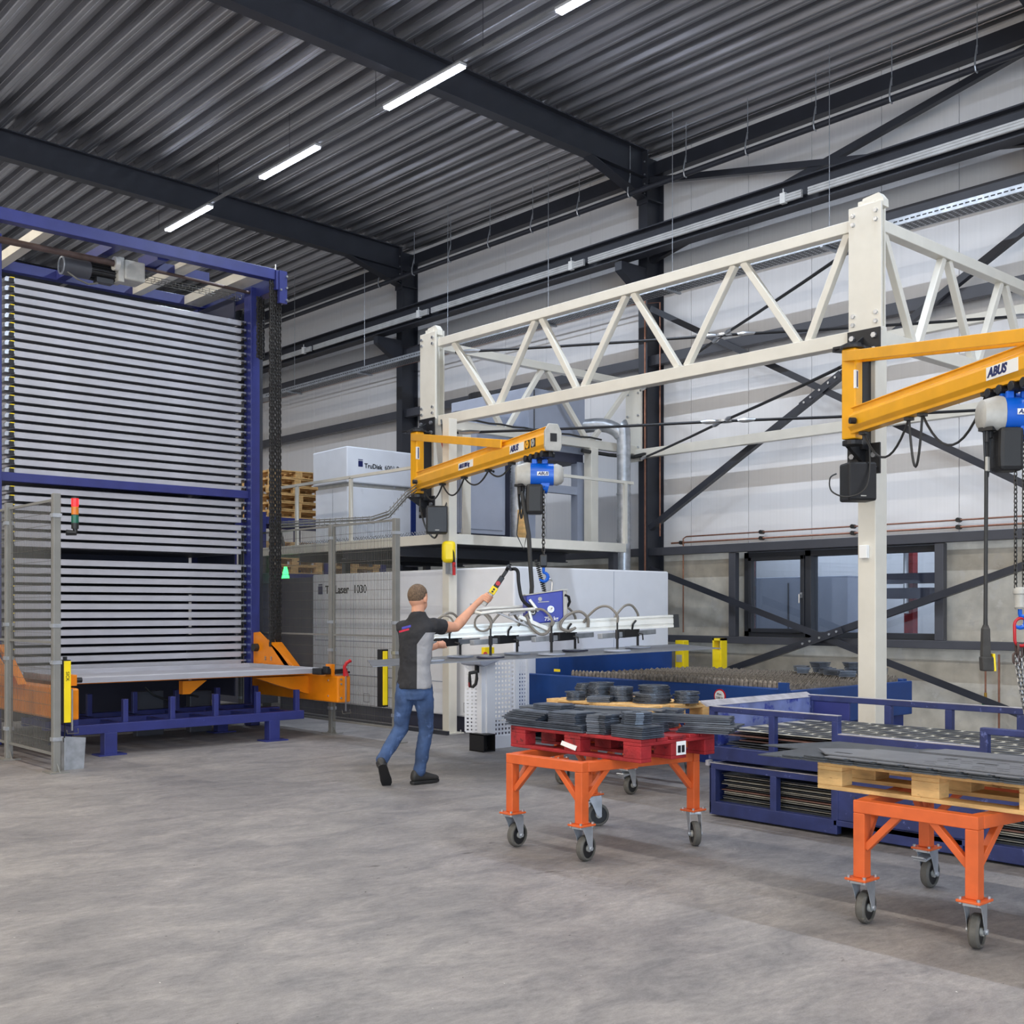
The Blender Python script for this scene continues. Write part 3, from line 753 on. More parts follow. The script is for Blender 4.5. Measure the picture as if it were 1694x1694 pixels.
G().cyl((4.6, 12.45, 0.78), (4.86, 12.45, 0.78), 0.03, 10).done('coupling_shaft', 'blackmetal', E_)

# the store is modelled for 3.2 m trays; then scaled down about the camera position
STORE = 0.94
for o in list(C.objects):
    if o.parent is None and o.name.split('.')[0] in ('storage_tower', 'storage_tray', 'extracted_tray', 'orange_elevator'):
        o.location = (o.location.x * STORE, o.location.y * STORE, o.location.z * STORE + 0.093); o.scale = (STORE,) * 3
bpy.context.view_layer.update()

# low blue base frame under the tray
B_ = thing('blue_base_frame', 'low blue base frame on four feet under the drawn-out tray', 'frame', (6.0, 12.6, 0))
G().box(4.56, 7.34, 11.88, 11.98, 0.235, 0.337).done('front_beam', 'rack_blue', B_, bevel=0.006)
G().box(4.50, 7.4, 13.2, 13.3, 0.235, 0.337).done('rear_beam', 'rack_blue', B_, bevel=0.006)
G().box(4.5, 7.4, 12.55, 12.65, 0.235, 0.337).done('middle_beam', 'rack_blue', B_, bevel=0.006)
for i, x in enumerate((4.6, 5.14, 5.68, 6.21, 6.75, 7.28)):
    G().box(x - 0.03, x + 0.03, 11.98, 13.2, 0.25, 0.32).done('cross_piece', 'rack_blue', B_)
    for y in (11.96, 12.95): G().box(x - 0.028, x + 0.028, y - 0.03, y + 0.03, 0.33, 0.585).done('stub_post', 'rack_blue', B_, bevel=0.004)
for x in (4.95, 6.93):
    for y in (11.93, 13.2):
        l = G().box(x - 0.07, x + 0.07, y - 0.06, y + 0.06, 0, 0.24).done('foot', 'rack_blue', B_, bevel=0.004)
        G().box(x - 0.15, x + 0.15, y - 0.12, y + 0.09, 0, 0.014).done('foot_plate', 'rack_blue', l)
# cables and boxes in the dark under the tray
t = thing('control_box', 'dark grey control box with cables in the shadow under the tray', 'box', (6.3, 13.4, 0.0))
G().box(5.9, 6.25, 13.38, 13.5, 0.0, 0.55).done('box_body', 'steel_girt', t, bevel=0.01)
G().box(6.6, 6.9, 13.38, 13.5, 0.0, 0.52).done('box_body', 'steel_girt', t, bevel=0.01)
G().tube([(6.0, 13.36, 0.6), (6.1, 13.34, 0.5), (6.3, 13.34, 0.42), (6.5, 13.35, 0.5), (6.7, 13.36, 0.45)], 0.012, 6).done('cable', 'cable', t)

# ================================================================ FENCES
def mesh_panel(x, y0, y1, z0, z1, par):
    g = G(); n = int((y1 - y0) / 0.03)
    r = 0.0019
    for i in range(1, n):
        yy = y0 + (y1 - y0) * i / n; g.box(x - r, x + r, yy - r, yy + r, z0, z1)
    m = int((z1 - z0) / 0.115)
    for j in range(1, m):
        zz = z0 + (z1 - z0) * j / m; g.box(x - 0.0018, x + 0.0018, y0, y1, zz - 0.0018, zz + 0.0018)
    o = g.done('wire_mesh', 'wire', par, kind='stuff')
    f = G().box(x - 0.012, x + 0.012, y0, y1, z1 - 0.012, z1 + 0.012).box(x - 0.012, x + 0.012, y0, y1, z0 - 0.012, z0 + 0.012)
    f.box(x - 0.01, x + 0.01, y0 - 0.002, y0 + 0.02, z0, z1).box(x - 0.01, x + 0.01, y1 - 0.02, y1 + 0.002, z0, z1)
    zm = z0 + (z1 - z0) * 0.44
    f.box(x - 0.014, x + 0.014, y0, y1, zm - 0.012, zm + 0.012)
    return f.done('panel_frame', 'fence', par)
def fence_post(x, y, h, par, w=0.035):
    p = G().box(x - w, x + w, y - w, y + w, 0, h).done('fence_post', 'fence', par, bevel=0.006)
    G().box(x - 0.09, x + 0.09, y - 0.11, y + 0.11, 0, 0.012).poly([(x - 0.004, y + w, 0), (x - 0.004, y + w, 0.09), (x - 0.004, y + 0.11, 0)], (0.008, 0, 0)).poly([(x - 0.004, y - w, 0), (x - 0.004, y - w, 0.09), (x - 0.004, y - 0.11, 0)], (0.008, 0, 0)).done('post_foot', 'fence', p)
    for z in (0.32, 1.05, 1.4, 2.45): G().box(x - w - 0.008, x + w + 0.008, y - w - 0.006, y + w + 0.006, z - 0.018, z + 0.018).done('clamp', 'galv', p)
    return p
F1 = thing('mesh_fence', 'grey wire mesh safety fence left of the storage tower', 'fence', (4.03, 12.5, 0))
for y in (10.95, 12.27, 13.8, 15.3): fence_post(4.03, y, 2.66, F1)
for a, b_ in ((10.99, 12.23), (12.31, 13.76), (13.84, 15.26)): mesh_panel(4.03, a, b_, 0.17, 2.60, F1)
F2 = thing('mesh_fence', 'grey wire mesh safety fence between the storage tower and the worker', 'fence', (7.88, 12, 0))
for y in (10.75, 12.1, 14.4): fence_post(7.88, y, 2.62, F2)
for a, b_ in ((10.79, 12.06), (12.14, 14.36)): mesh_panel(7.88, a, b_, 0.17, 2.60, F2)

t = thing('light_curtain', 'yellow light curtain bar with black sides on the left fence post', 'safety sensor', (4.13, 11.0, 0.4))
G().box(4.10, 4.17, 10.95, 11.03, 0.46, 1.07).done('sensor_body', 'black', t)
G().box(4.102, 4.168, 10.935, 10.95, 0.47, 1.06).done('yellow_face', 'yellow', t, bevel=0.004)
text('lettering', 'SICK', 0.045, 'inkblack', (4.12, 10.933, 0.96), (0, 0, -1), (1, 0, 0), t)
G().cyl((4.13, 10.99, 1.07), (4.13, 10.99, 1.1), 0.02, 10).tube([(4.13, 10.99, 0.46), (4.13, 10.99, 0.38), (4.12, 10.99, 0.28)], 0.006, 6).done('connector', 'black', t)
t = thing('light_curtain', 'yellow light curtain bar with black frame on the fence post behind the worker', 'safety sensor', (7.82, 10.8, 0.4))
G().box(7.72, 7.82, 10.82, 10.90, 0.42, 1.09).done('sensor_body', 'black', t)
G().box(7.738, 7.802, 10.806, 10.82, 0.44, 1.07).done('yellow_face', 'yellow', t, bevel=0.004)
t = thing('signal_tower', 'small red, amber and green signal light on the left fence post', 'signal light', (4.17, 10.92, 2.3))
for z, m, nm in ((2.545, 'lens_red', 'red_lens'), (2.465, 'lens_amber', 'amber_lens'), (2.385, 'lens_green', 'green_lens')):
    G().cyl((4.2, 10.92, z), (4.2, 10.92, z + 0.075), 0.034, 16).done(nm, m, t, smooth=True)
G().cyl((4.2, 10.92, 2.62), (4.2, 10.92, 2.635), 0.035, 16).cyl((4.2, 10.92, 2.33), (4.2, 10.92, 2.385), 0.034, 16).tube([(4.2, 10.92, 2.34), (4.2, 10.92, 2.29), (4.12, 10.93, 2.29)], 0.028, 8).done('signal_base', 'black', t, smooth=True)
g = G().poly([(4.12, 11.06, 0), (4.34, 11.06, 0), (4.36, 11.06, 0.30), (4.12, 11.06, 0.33)], (0, 0.012, 0)).box(4.12, 4.132, 10.98, 11.3, 0, 0.32)
g.done('floor_guard', 'galv', label='scuffed bare metal corner guard on the floor beside the left fence post', cat='guard plate')

# cable bundle to the fence
g = G()
pth = [(10.2, 17.2, 2.66), (7.97, 13.6, 2.70), (7.97, 12.1, 2.66), (7.99, 11.4, 2.64), (8.1, 11.2, 2.70), (8.6, 11.5, 3.0), (8.9, 11.7, 3.12)]
for dx, dz in ((0, 0), (0.04, 0.02), (-0.03, 0.035), (0.01, -0.03), (0.05, -0.02)):
    g.tube([(x + dx, y + dx, z + dz) for x, y, z in pth], 0.008, 5)
for i in range(len(pth) - 1):
    a, b_ = Vector(pth[i]), Vector(pth[i + 1]); n = max(1, int((b_ - a).length / 0.12))
    for k in range(n):
        c = a.lerp(b_, k / n); g.tube([c + Vector((0.05, 0.02, 0.05)), c + Vector((0.05, 0.02, -0.04)), c + Vector((-0.05, -0.02, -0.04)), c + Vector((-0.05, -0.02, 0.05))], 0.003, 4)
g.done('wire_tray_cables', 'wire', label='wire basket tray of cables running along the fence top up to the crane post', cat='cable tray')

# ================================================================ LASER MACHINE
MX, MY = 9.15, 10.10
m_ = thing('laser_machine', 'long white laser cutting machine housing with black name lettering', 'machine', (MX, MY, 0))
G().box(MX, 12.0, MY, 14.58, 0.2, 2.075).done('housing', 'coolwhite', m_, bevel=0.02)
G().box(MX + 0.06, 11.9, MY + 0.06, 15.6, 0.0, 0.2).done('plinth', 'dark_mach', m_)
G().box(MX + 0.02, 11.9, 14.58, 15.62, 0.2, 2.04).done('dark_panel', 'dark_mach', m_, bevel=0.01, label='dark blue-grey panel')
for yy in (11.3, 12.55, 13.5): G().box(MX - 0.002, MX, yy, yy + 0.006, 0.22, 2.05).done('panel_seam', 'grey_mach', m_)
G().box(10.9, 10.906, MY - 0.002, MY, 0.22, 2.05).done('panel_seam', 'grey_mach', m_)
for z in (0.62, 1.1): G().box(MX - 0.003, MX, 11.35, 14.5, z, z + 0.012).done('trim_line', 'grey_mach', m_)
for yy in (13.9, 13.1, 10.9):
    G().box(MX - 0.004, MX, yy, yy + 0.14, 0.26, 0.38).done('service_flap', 'coolwhite', m_)
    g = G()
    for a, b_, c, d in ((0, 0.14, 0, 0.005), (0, 0.14, 0.115, 0.12), (0, 0.005, 0, 0.12), (0.135, 0.14, 0, 0.12)): g.box(MX - 0.006, MX - 0.003, yy + a, yy + b_, 0.26 + c, 0.26 + d)
    g.done('flap_edge', 'steel_girt', m_)
G().box(MX - 0.004, MX, 14.3, 14.42, 1.78, 1.90).done('blue_emblem', 'ink', m_)
g = G()
for k in range(5): g.box(MX - 0.004, MX, 14.3 + 0.024 * k, 14.3 + 0.024 * k + 0.016, 1.91, 1.93)
g.done('emblem_word', 'ink', m_)
text('lettering', 'TruLaser', 0.165, 'inkblack', (MX - 0.004, 14.22, 1.79), (0, -1, 0), (0, 0, 1), m_, bold=0.003)
text('lettering', '1030', 0.165, 'inkblack', (MX - 0.004, 13.50, 1.79), (0, -1, 0), (0, 0, 1), m_)
for z in (1.60, 1.54): G().box(MX - 0.003, MX, 10.82, 10.92, z, z + 0.03).done('small_label', 'grey_mach', m_)
G().cyl((9.24, 15.5, 2.04), (9.24, 15.5, 2.22), 0.06, 12, 0.025).done('green_beacon', 'glow_green', label='glowing green beacon light on the machine behind the fence', cat='lamp')
G().box(8.7, 9.2, 15.65, 17.2, 0.1, 2.12).done('side_cabinet', 'dark_mach', label='dark cabinet between tower and laser machine', cat='cabinet', bevel=0.01)
t = thing('floor_rail', 'low dark floor rail running in front of the laser machine', 'rail', (8.95, 13, 0))
G().box(8.80, 8.84, 10.95, 16.5, 0.0, 0.05).done('rail_bar', 'steel_dark', t)

# slatted shuttle table
S_ = thing('shuttle_table', 'dark blue shuttle table with rows of spiky slag-covered slats', 'machine', (10.3, 8, 0))
G().box(9.13, 9.22, 6.25, 10.1, 0.42, 0.80).done('side_beam', 'table_blue', S_, bevel=0.01)
G().box(9.16, 9.35, 9.05, 10.1, 0.15, 0.78).done('machine_bed', 'table_blue', S_, bevel=0.01)
G().box(9.5, 11.6, 9.7, 10.1, 0.15, 1.02).done('rear_wall', 'table_blue', S_, bevel=0.01)
G().box(9.22, 11.5, 6.25, 6.31, 0.42, 0.78).done('end_beam', 'table_blue', S_, bevel=0.01)
G().box(11.42, 11.5, 6.31, 10.1, 0.42, 0.8).done('side_beam', 'table_blue', S_, bevel=0.01)
G().box(9.11, 9.15, 6.22, 6.32, 0.60, 0.86).done('corner_post', 'table_blue', S_)
G().box(9.2, 11.4, 6.3, 9.6, 0.0, 0.45).done('table_base', 'deep_blue', S_)
G().box(9.135, 9.14, 9.3, 9.4, 0.84, 0.87).done('small_yellow_label', 'yellow', S_)
g = G(); n = 44; L = 2.14
pts = [(0, 0, 0)]
pts = [(0, 0, -0.1)] + [(L * (i / n), 0, 0.012 + (0.028 if i % 2 else 0.0) + random.uniform(-0.006, 0.006)) for i in range(n + 1)] + [(L, 0, -0.1)]
g.poly(pts, (0, 0.005, 0)); slat_mesh = None
g2 = G(); pts2 = [(0, 0, -0.1)] + [(L * (i / n), 0, 0.01 + (0.032 if (i + 1) % 2 else 0.0) + random.uniform(-0.008, 0.008)) for i in range(n + 1)] + [(L, 0, -0.1)]
g2.poly(pts2, (0, 0.005, 0))
s1 = g.done('slat', 'slat', S_, local=True); s2 = g2.done('slat', 'slat', S_, local=True)
base = S_.location
k = 0; yy = 6.36
while yy < 9.2:
    if k == 0: o = s1
    elif k == 1: o = s2
    else: o = (s1 if k % 2 == 0 else s2).copy(); C.objects.link(o)
    o.location = Vector((9.25, yy, 0.80)) - base
    yy += 0.056; k += 1
g = G(); yy = 6.36
while yy < 9.2:
    g.box(9.225, 9.245, yy + 0.004, yy + 0.046, 0.74, 0.845); g.sph((9.235, yy + 0.025, 0.845), (0.012, 0.02, 0.02), 6, 4); yy += 0.056
g.done('slag_crust', 'slat', S_, kind='stuff')
t = thing('weight_limit_sign', 'round white sign with red rim on the blue table side', 'sign', (9.12, 7.02, 0.6))
G().cyl((9.13, 7.02, 0.69), (9.124, 7.02, 0.69), 0.072, 28).done('red_rim', 'signred', t)
G().cyl((9.124, 7.02, 0.69), (9.121, 7.02, 0.69), 0.058, 28).done('white_face', 'paper', t)
text('lettering', 'Max.', 0.034, 'inkblack', (9.12, 7.02, 0.70), (0, -1, 0), (0, 0, 1), t, align='CENTER')
text('lettering', '2200 kg', 0.030, 'inkblack', (9.12, 7.02, 0.665), (0, -1, 0), (0, 0, 1), t, align='CENTER')
# cut parts left on the table
def angle_part(c, rz, s=1.0):
    g = G(); c = Vector(c)
    for k in range(4):
        w = 0.11 * s + 0.012 * k
        g.obox(c + Vector((0, 0, 0.012 + 0.016 * k)), (w, 0.16 * s, 0.012), rz=rz + 0.05 * k)
    return g
k = 0
for (x, y, z) in ((10.75, 6.75, 0.845), (10.95, 6.95, 0.845), (10.6, 6.5, 0.845), (11.15, 7.15, 0.845), (11.25, 6.8, 0.845), (10.9, 6.45, 0.845), (11.2, 7.45, 0.845), (10.85, 7.2, 0.845), (11.0, 6.68, 0.915), (10.8, 6.95, 0.915), (11.3, 6.55, 0.845)):
    g = angle_part((x, y, z), 0.3 * k, 1.05)
    g.done('cut_part_stack', 'sheet', label='dark cut steel parts on the slatted table, %s of the cluster' % (ORD[k + 1] + ' from the right'), cat='steel parts', group='dark cut parts on the slatted table'); k += 1

# yellow sensor posts behind the table
for (x, y, top, lab) in ((12.25, 10.12, 1.13, 'yellow sensor post standing directly beside the white machine end'), (12.25, 9.47, 1.17, 'yellow sensor post with square opening farther right by the wall')):
    t = thing('sensor_post', lab, 'safety sensor', (x, y, 0))
    g = G().box(x, x + 0.12, y - 0.075, y + 0.075, 0.02, top)
    if y > 10: g.done('post_body', 'yellow', t, bevel=0.01)
    else:
        g.b.clear()
        g.box(x, x + 0.12, y - 0.075, y + 0.075, 0.02, top - 0.16).box(x, x + 0.12, y - 0.075, y - 0.05, top - 0.16, top).box(x, x + 0.12, y + 0.05, y + 0.075, top - 0.16, top).box(x, x + 0.12, y - 0.075, y + 0.075, top - 0.03, top)
        g.done('post_body', 'yellow', t)
    G().box(x - 0.006, x, y - 0.05, y + 0.05, top - 0.3, top - 0.2).done('label_plate', 'hoist_grey' if y > 10 else 'yellow', t)
    G().box(x - 0.02, x + 0.14, y - 0.1, y + 0.1, 0, 0.02).done('foot', 'yellow', t)

# operator console with perforated screens
K = thing('operator_console', 'white operator console pedestal with perforated sides and black foot box', 'console', (8.2, 9.6, 0))
g = G().box(8.20, 8.33, 9.50, 9.76, 0.0, 1.02).box(8.14, 8.22, 9.52, 9.60, 0.0, 1.02)
g.done('pedestal', 'coolwhite', K, bevel=0.006)
def perf(par, x0, y0, x1, y1, z0, z1, cell=0.05, name='perforated_panel'):
    g = G(); p = Vector((x0, y0, 0)); q = Vector((x1, y1, 0)); d = q - p; n = max(2, round(d.length / cell)); t_ = 0.012
    for i in range(n + 1):
        c = p + d * (i / n); g.bar(c + Vector((0, 0, z0)), c + Vector((0, 0, z1)), t_ * 2, 0.003, up=d.cross(Vector((0, 0, 1))).normalized())
    m = round((z1 - z0) / cell)
    for j in range(m + 1):
        z = z0 + (z1 - z0) * j / m; g.bar(p + Vector((0, 0, z)), q + Vector((0, 0, z)), 0.0042, t_ * 2)
    return g.done(name, 'coolwhite', par, kind='stuff')
perf(K, 8.08, 9.72, 8.16, 9.60, 0.2, 0.98, 0.042)
perf(K, 8.36, 9.56, 8.66, 9.56, 0.14, 1.02)
perf(K, 8.78, 9.66, 8.94, 9.66, 0.14, 1.0, 0.042)
G().box(8.66, 8.72, 9.54, 9.58, 0, 1.02).box(8.72, 8.78, 9.64, 9.68, 0, 1.02).box(8.94, 8.97, 9.64, 9.68, 0, 1.02).box(8.36, 8.66, 9.55, 9.57, 0.0, 0.14).done('screen_post', 'coolwhite', K)
G().poly([(8.02, 9.42, 1.03), (8.36, 9.42, 1.03), (8.33, 9.42, 0.99), (8.1, 9.42, 0.93), (8.04, 9.42, 0.95)], (0, 0.34, 0)).done('console_shelf', 'grey_mach', K, bevel=0.01)
G().box(8.05, 8.06, 9.38, 9.62, 0, 0.19).box(8.05, 8.22, 9.38, 9.62, 0.18, 0.19).box(8.21, 8.22, 9.38, 9.5, 0, 0.19).box(8.06, 8.21, 9.5, 9.51, 0, 0.18).box(8.05, 8.22, 9.38, 9.62, 0.0, 0.008).done('foot_box', 'black', K)
G().box(8.12, 8.26, 9.44, 9.50, 1.04, 1.14).done('emergency_stop_box', 'yellow', K, bevel=0.006, label='yellow box with red button')
G().cyl((8.12, 9.43, 1.07), (8.1, 9.41, 1.07), 0.022, 12).done('red_button', 'red', K, smooth=True)
t = thing('hand_scanner', 'black and red handheld scanner hanging beside the console', 'tool', (8.0, 9.45, 0.7))
p0 = Vector((8.0, 9.5, 0.86))
def q_(a, z): return p0 + RV * a + Vector((0, 0, z))
G().tube([q_(-0.035, 0.0), q_(0.04, 0.01), q_(0.042, -0.06), q_(0.03, -0.12), q_(0.0, -0.15), q_(-0.03, -0.15), q_(-0.035, -0.07)], 0.018, 8, True).done('grip', 'black', t, smooth=True)
G().bar(q_(-0.045, 0.0), q_(0.05, 0.015), 0.05, 0.035).done('scan_head', 'black', t, bevel=0.008)
G().bar(q_(-0.035, -0.1), q_(-0.03, -0.15), 0.03, 0.02).done('red_trim', 'red', t)
G().box(8.05, 8.09, 9.5, 9.53, 0.86, 0.98).done('holder', 'black', t)

# ================================================================ PLATFORM
P_ = thing('platform', 'white steel platform with railing carrying the laser source', 'platform', (10.7, 13, 2.4))
G().box(9.10, 9.18, 11.35, 16.2, 2.40, 2.53).done('edge_beam', 'white', P_, bevel=0.005)
G().box(9.10, 12.5, 11.33, 11.41, 2.40, 2.53).done('edge_beam', 'white', P_, bevel=0.005)
G().box(9.1, 12.4, 16.1, 16.2, 2.40, 2.53).done('edge_beam', 'white', P_)
G().box(9.18, 12.4, 11.41, 16.1, 2.42, 2.47).done('platform_floor', 'steel_girt', P_)
for y in (12.5, 13.8, 15.0): G().ibeam((9.18, y, 2.35), (12.4, y, 2.35), 0.14, 0.1).done('floor_joist', 'steel_girt', P_)
for (x, y) in ((12.4, 11.5), (12.4, 16.0), (9.2, 16.0), (10.7, 16.0)): G().box(x - 0.05, x + 0.05, y - 0.05, y + 0.05, 0, 2.4).done('leg', 'steel_girt', P_)
g = G(); yy = 11.6
while yy < 15.2:
    g.tube([(9.3, yy, 2.55), (9.3, yy + 0.06, 2.60), (9.3, yy + 0.12, 2.55)], 0.006, 4); g.tube([(9.3, yy, 2.60), (9.3, yy + 0.06, 2.55), (9.3, yy + 0.12, 2.60)], 0.006, 4); yy += 0.12
g.done('grating_edge', 'steel', P_, kind='stuff')
r_ = G().box(9.12, 9.16, 11.9, 15.6, 3.42, 3.46)
for y in (13.55, 15.0): r_.box(9.12, 9.16, y - 0.025, y + 0.025, 2.53, 3.43)
r_.done('railing', 'white', P_)
r_ = G().box(11.0, 12.7, 11.36, 11.40, 3.42, 3.46).box(12.5, 12.55, 11.35, 11.40, 2.53, 3.43)
r_.done('railing', 'white', P_)

t = thing('laser_source', 'white laser source cabinet with lettering on the platform behind the railing', 'machine', (10.3, 15, 2.47))
G().box(9.75, 11.6, 14.55, 15.45, 2.53, 3.44).done('cabinet', 'coolwhite', t, bevel=0.015)
G().box(9.78, 11.57, 14.58, 15.42, 3.44, 3.50).done('shadow_gap', 'hoist_grey', t)
G().poly([(9.72, 14.52, 3.50), (9.72, 15.48, 3.50), (9.72, 15.48, 4.03), (9.72, 14.52, 4.05)], (1.9, 0, 0)).done('top_cover', 'coolwhite', t, bevel=0.02)
G().box(10.95, 11.62, 14.53, 14.55, 2.55, 3.36).done('blue_door', 'deep_blue', t, bevel=0.005, label='dark blue door')
G().box(9.75, 9.752, 14.95, 14.957, 2.56, 3.42).done('door_seam', 'grey_mach', t)
G().box(9.93, 10.01, 14.515, 14.52, 3.75, 3.84).done('blue_emblem', 'ink', t)
g = G()
for k in range(5): g.box(9.93 + 0.017 * k, 9.93 + 0.017 * k + 0.011, 14.515, 14.52, 3.85, 3.865)
g.done('emblem_word', 'ink', t)
text('lettering', 'TruDisk', 0.10, 'inkblack', (10.04, 14.514, 3.74), (1, 0, 0), (0, 0, 1), t, bold=0.002)
text('lettering', '6001 P', 0.10, 'inkblack', (10.42, 14.514, 3.74), (1, 0, 0), (0, 0, 1), t)
bolts(t, [(x, 14.5, 3.47) for x in (10.0, 10.6, 11.2)], (0, -1, 0), 0.015, 0.02)

t = thing('cooling_cabinet', 'pale blue-grey cabinet with one big door under the truss on the platform', 'cabinet', (10.1, 12, 2.5))
G().box(9.80, 10.66, 11.95, 12.9, 2.60, 3.62).done('cabinet', 'grey_mach', t, bevel=0.01)
G().box(9.83, 10.60, 11.935, 11.95, 2.66, 3.56).done('door', 'grey_mach', t, bevel=0.006)
for x in (9.95, 10.42): G().cyl((x, 11.935, 3.48), (x, 11.925, 3.48), 0.018, 10).done('lock', 'black', t)
G().box(9.85, 10.62, 12.0, 12.85, 2.47, 2.60).done('base', 'dark_mach', t)
t = thing('chiller', 'tall grey-blue chiller unit with rooftop fan behind the truss', 'machine', (11.9, 12.3, 2.5))
G().box(11.3, 12.48, 12.16, 13.95, 3.92, 4.81).done('upper_body', 'grey_mach', t, bevel=0.01)
for x, y in ((12.32, 12.16), (11.3, 12.16), (11.3, 13.8), (12.32, 13.8)): G().box(x, x + 0.14, y, y + 0.14, 2.47, 3.8).done('support_leg', 'grey_mach', t)
G().box(11.3, 12.46, 12.17, 12.25, 3.30, 3.42).done('support_rail', 'grey_mach', t)
G().box(11.28, 12.46, 12.18, 13.9, 3.78, 3.92).done('drip_tray', 'dark_mach', t)
G().box(11.4, 11.42, 12.15, 12.16, 3.95, 4.78).done('panel_seam', 'joint', t)
G().ring((11.75, 13.45, 4.81), (11.75, 13.45, 4.92), 0.40, 0.38, 32).done('fan_ring', 'blackmetal', t)
g = G()
for r in (0.1, 0.18, 0.26, 0.34): g.ring((11.75, 13.45, 4.92), (11.75, 13.45, 4.928), r, r - 0.008, 28)
for k in range(10):
    a = PI * k / 10; g.cyl((11.75 - 0.4 * math.cos(a), 13.45 - 0.4 * math.sin(a), 4.92), (11.75 + 0.4 * math.cos(a), 13.45 + 0.4 * math.sin(a), 4.92), 0.004, 4)
g.done('fan_guard', 'blackmetal', t)
t = thing('extractor_unit', 'low blue-grey extractor box with black fan guard, left behind the truss foot', 'machine', (10.9, 12.9, 2.5))
G().box(10.6, 11.24, 12.5, 13.4, 3.75, 4.40).done('housing', 'grey_mach', t, bevel=0.01)
for x, y in ((10.6, 12.5), (11.14, 12.5), (10.6, 13.3), (11.14, 13.3)): G().box(x, x + 0.1, y, y + 0.1, 2.47, 3.75).done('leg', 'dark_mach', t)
g = G()
for r in (0.1, 0.18, 0.26, 0.33): g.ring((10.9, 12.95, 4.46), (10.9, 12.95, 4.468), r, r - 0.008, 28)
for k in range(12):
    a = PI * k / 12; g.cyl((10.9 - 0.33 * math.cos(a), 12.95 - 0.33 * math.sin(a), 4.46), (10.9 + 0.33 * math.cos(a), 12.95 + 0.33 * math.sin(a), 4.46), 0.004, 4)
g.ring((10.9, 12.95, 4.40), (10.9, 12.95, 4.46), 0.33, 0.315, 28)
g.done('fan_guard', 'blackmetal', t)
# ribbed flexible duct and round duct
g = G(); pts = [(10.86, 11.9, 2.55 + 0.02 * k) for k in range(56)]
g.tube(pts, [0.10 + (0.012 if k % 2 else 0) for k in range(56)], 14)
g.done('flexible_duct', 'galv', smooth='all', label='ribbed silver flexible duct standing between cabinet and chiller', cat='duct')
g = G().box(10.70, 10.78, 11.62, 11.74, 2.53, 2.95); g.done('cardboard_box', 'wood', label='tall brown box at the foot of the ribbed duct', cat='box')
dct = [(12.05, 13.3, 4.42), (12.6, 12.85, 4.42)] 
dpt = [Vector((12.46, 12.3, 4.36)), Vector((12.62, 12.05, 4.38)), Vector((12.72, 11.92, 4.36)), Vector((12.80, 11.80, 4.29)), Vector((12.84, 11.73, 4.18)), Vector((12.85, 11.70, 4.03)), Vector((12.85, 11.70, 0.3))]
t = thing('round_duct', 'shiny galvanised round duct with elbow coming down beside the dark column', 'duct', (12.8, 12, 0))
G().tube(smooth_path(dpt), 0.105, 24).done('duct_pipe', 'galv', t, smooth='all')
for z in (3.9, 3.3, 2.6, 2.0): G().ring((12.85, 11.70, z), (12.85, 11.70, z + 0.025), 0.112, 0.1, 24).done('duct_seam', 'galv', t, smooth=True)

# slender post with reel and loudspeaker beside the machine corner
t = thing('slender_post', 'slender white post with bolted foot in front of the laser machine', 'post', (9.0, 11.14, 0))
G().box(8.93, 9.06, 11.07, 11.20, 0, 3.95).done('post', 'white', t, bevel=0.004)
G().box(8.86, 9.12, 11.0, 11.27, 0, 0.014).done('foot_plate', 'white', t)
bolts(t, [(8.89, 11.03, 0.014), (9.09, 11.03, 0.014), (8.89, 11.24, 0.014)], (0, 0, 1), 0.012, 0.03)
t = thing('hose_reel', 'yellow hose reel hanging on the slender white post', 'hose reel', (8.86, 11.1, 2.1))
g = G().obox((8.87, 11.0, 2.27), (0.17, 0.13, 0.27), rz=-0.6)
g.done('reel_case', 'yellow', t, bevel=0.045, smooth=True)
G().bar((8.88, 10.95, 2.38), (8.89, 10.92, 2.08), 0.02, 0.04).done('outlet_arm', 'black', t)
G().cyl((8.89, 10.92, 2.14), (8.89, 10.92, 1.98), 0.02, 8).done('red_nozzle', 'red', t, label='red nozzle')
G().box(8.9, 9.0, 11.0, 11.1, 2.0, 2.2).done('bracket', 'galv', t)
def loudspeaker(c, rz, lab):
    t = thing('loudspeaker', lab, 'loudspeaker', c, rz)
    G().box(-0.13, 0.13, -0.11, 0.11, -0.17, 0.17).done('speaker_case', 'black', t, local=True, bevel=0.02)
    G().box(-0.12, 0.12, -0.118, -0.108, -0.155, 0.155).done('speaker_grille', 'blackmetal', t, local=True, bevel=0.008)
    G().box(-0.025, 0.025, -0.121, -0.117, -0.135, -0.125).done('badge', 'hoist_grey', t, local=True)
    G().cyl((0, 0.1, 0.05), (0.02, 0.2, 0.12), 0.02, 8).done('mount_arm', 'steel', t, local=True)
loudspeaker((8.72, 11.05, 2.66), -0.62, 'black loudspeaker on the post right of the small crane bracket, left one')
loudspeaker((9.02, 5.42, 2.68), -0.62, 'black loudspeaker under the crane bracket on the thick white column, right one')

